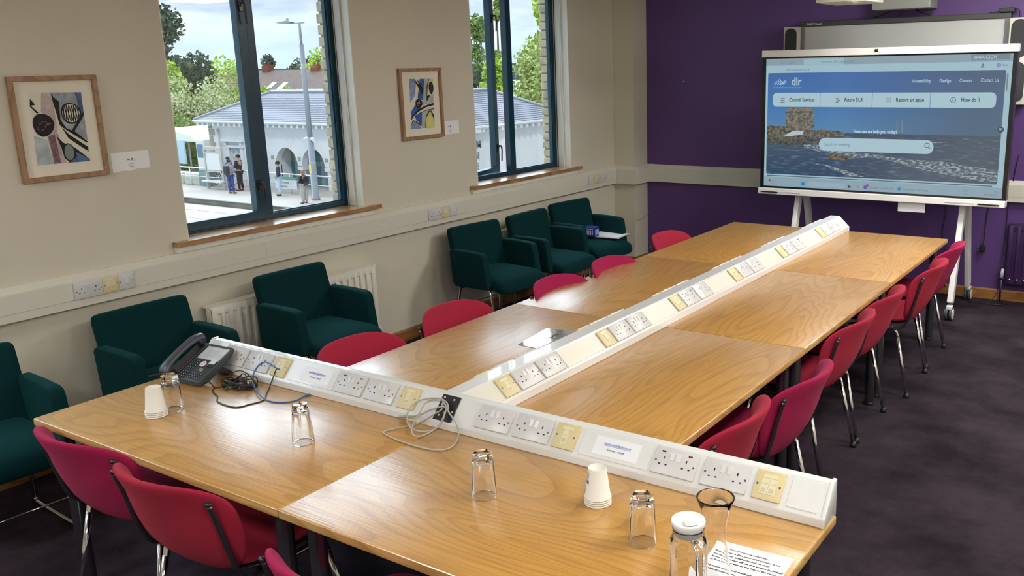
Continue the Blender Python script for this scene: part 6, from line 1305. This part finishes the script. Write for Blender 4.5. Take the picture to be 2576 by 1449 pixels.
TR += [(-42, 66, -4, 2.2, 13, 'mid', 'broad green belt of trees far behind the station, seen through the casement', .35, 4200, 31, 1, False), (-58, 70, -4, 2.4, 12, 'dark', 'dark belt of trees behind the green one, seen through the casement', .35, 3000, 32, 1, False)]
for t in TR:
    x, y, zb, zt, w_, kd, lab, lf_, n_, sd_, tl_, tp_ = t; tree(x, y, zb, zt, w_, kd, lab, lf_, n_, sd_, tl_, tp_)
# ---- houses beyond
RB = mat('roof_brown_tiles', (.155,.11,.085), .85, noise=(1.5,.12)); RR = mat('roof_red_tiles', (.17,.09,.065), .85, noise=(1.5,.12)); BRD = mat('brick_red', (.20,.06,.03), .9)
def house(x0, x1, y, dy, ze, zr, lab, roof, wallm, chim=(), lights=(), gx=0):
    cx = (x0+x1)/2; r = empty('house', (cx, y, -4), label=lab, cat='house'); m = MB(); m.box(x0-cx, x1-cx, 0, dy, 0, ze+4); m.build('walls', wallm, r)
    m = MB(); g = MB(); m.prism([(-.4, ze+3.9), (dy/2, zr+4), (dy+.4, ze+3.9)], 'x', x0-cx-.3+gx*0, x1-cx+.3); m.build('roof', roof, r)
    for c in chim:
        m = MB(); m.box(c-cx-.55, c-cx+.55, dy/2-.35, dy/2+.35, zr+3.4, zr+4.45); m.lathe([(.12, 0), (.10, .22)], (c-cx-.25, dy/2, zr+4.44), 8); m.lathe([(.12, 0), (.10, .22)], (c-cx+.25, dy/2, zr+4.44), 8); m.build('chimney', BRD, r)
    for a in lights:
        sl = (zr-ze)/(dy/2+.4); m = MB(); y0_ = dy*.18; y1_ = dy*.30; f = lambda yy: ze+3.9+(yy+.4)*sl+.08
        m.poly([(a-cx, y0_, f(y0_)), (a-cx+.75, y0_, f(y0_)), (a-cx+.75, y1_, f(y1_)), (a-cx, y1_, f(y1_))]); m.build('skylight', mat('skylight_glass', (.45,.50,.54), .3), r)
    return r
house(-79, -58.5, 57.5, 9, -1.2, 2.05, 'long house with brown tiled roof and two skylights beyond the station', RB, mat('house_cream', (.45,.42,.34), .9), chim=(-77.2, -69.6, -63.0), lights=(-74.4, -72.6))
house(-101, -84, 64, 8, -1.0, 1.75, 'house with reddish roof left of the mullion', RR, BRD, chim=(-88.5,))
house(-83, -79.4, 52, 5, -.5, 1.1, 'small gabled house with pale wall left of the mullion', RB, mat('house_white', (.42,.43,.42), .9))
m = MB(); rn = random.Random(4); pts = []
for i in range(60):
    a = math.radians(70+110*i/59); pts.append((-260*abs(math.sin(a))-20*0+260*math.cos(a)*0, 0, 0))
m = MB(); m.prism([(-620, -6), (-620, 2.6), (-430, 3.2), (-350, 2.2), (-280, 3), (-180, 2.4), (-90, 3), (60, 2.6), (60, -6)], 'y', 320, 330); grd('ground_hills', m, mat('far_hills', (.10,.14,.17), 1.0))
# ---- cafe parasol, bikes planter
r = empty('cafe_parasol', (-44.0, 30.2, GZ), label='pale canvas cafe parasol left of the station house', cat='parasol'); m = MB()
m.prism([(-2.6, 2.15), (-2.2, 2.45), (0, 2.85), (2.4, 2.45), (2.8, 2.15)], 'y', -1.4, 1.4); m.build('canopy', mat('canvas_pale', (.62,.70,.60), .8), r); m = MB(); m.tube([(0, 0, 0), (0, 0, 2.3)], .05, 8); m.build('pole', FG, r)
for x, lab in ((-41.4, 'left'), (-39.9, 'right')):
    r = empty('planter_box', (x, 27.75, GZ), label='pale concrete planter behind the railing, %s one of the pair' % lab, cat='planter'); m = MB(); m.rbox(-.62, .62, -.3, .3, 0, .62, .04, 2); m.build('trough', mat('planter_concrete', (.60,.58,.50), .9), r)
r = empty('advert_panel', (-42.9, 28.75, GZ), label='pale blue panel standing under the cafe parasol', cat='panel'); m = MB(); m.box(-.7, .7, -.05, .05, .9, 2.2); m.build('board', mat('panel_blue', (.40,.55,.66), .6), r); m = MB(); m.box(-.05, .05, -.04, .04, 0, .9); m.build('post', FG, r)
for i, (x, y) in enumerate(((-42.0, 28.0), (-40.2, 28.25), (-38.2, 28.2))):
    r = empty('bicycle', (x, y, GZ), .3*i, label=('parked bicycle farthest left behind the railing', 'parked bicycle in the middle behind the railing', 'parked bicycle nearest the information board')[i], cat='bicycle'); bk = mat('bike_dark', (.05,.06,.08), .5)
    for wx_ in (-.5, .5): m = MB(); m.tube([(wx_+.33*math.cos(2*PI*k/20), 0, .34+.33*math.sin(2*PI*k/20)) for k in range(20)], .02, 6, closed=True); m.build('wheel', bk, r)
    m = MB(); m.tube([(-.5, 0, .34), (-.1, 0, .34), (.32, 0, .82), (-.2, 0, .80), (-.5, 0, .34)], .02, 6); m.tube([(-.1, 0, .34), (-.24, 0, .92)], .02, 6); m.tube([(.5, 0, .34), (.30, 0, .98), (.42, 0, 1.02)], .018, 6); m.build('frame', bk, r); m = MB(); m.ball((-.26, 0, .94), (.12, .06, .035)); m.build('saddle', bk, r)
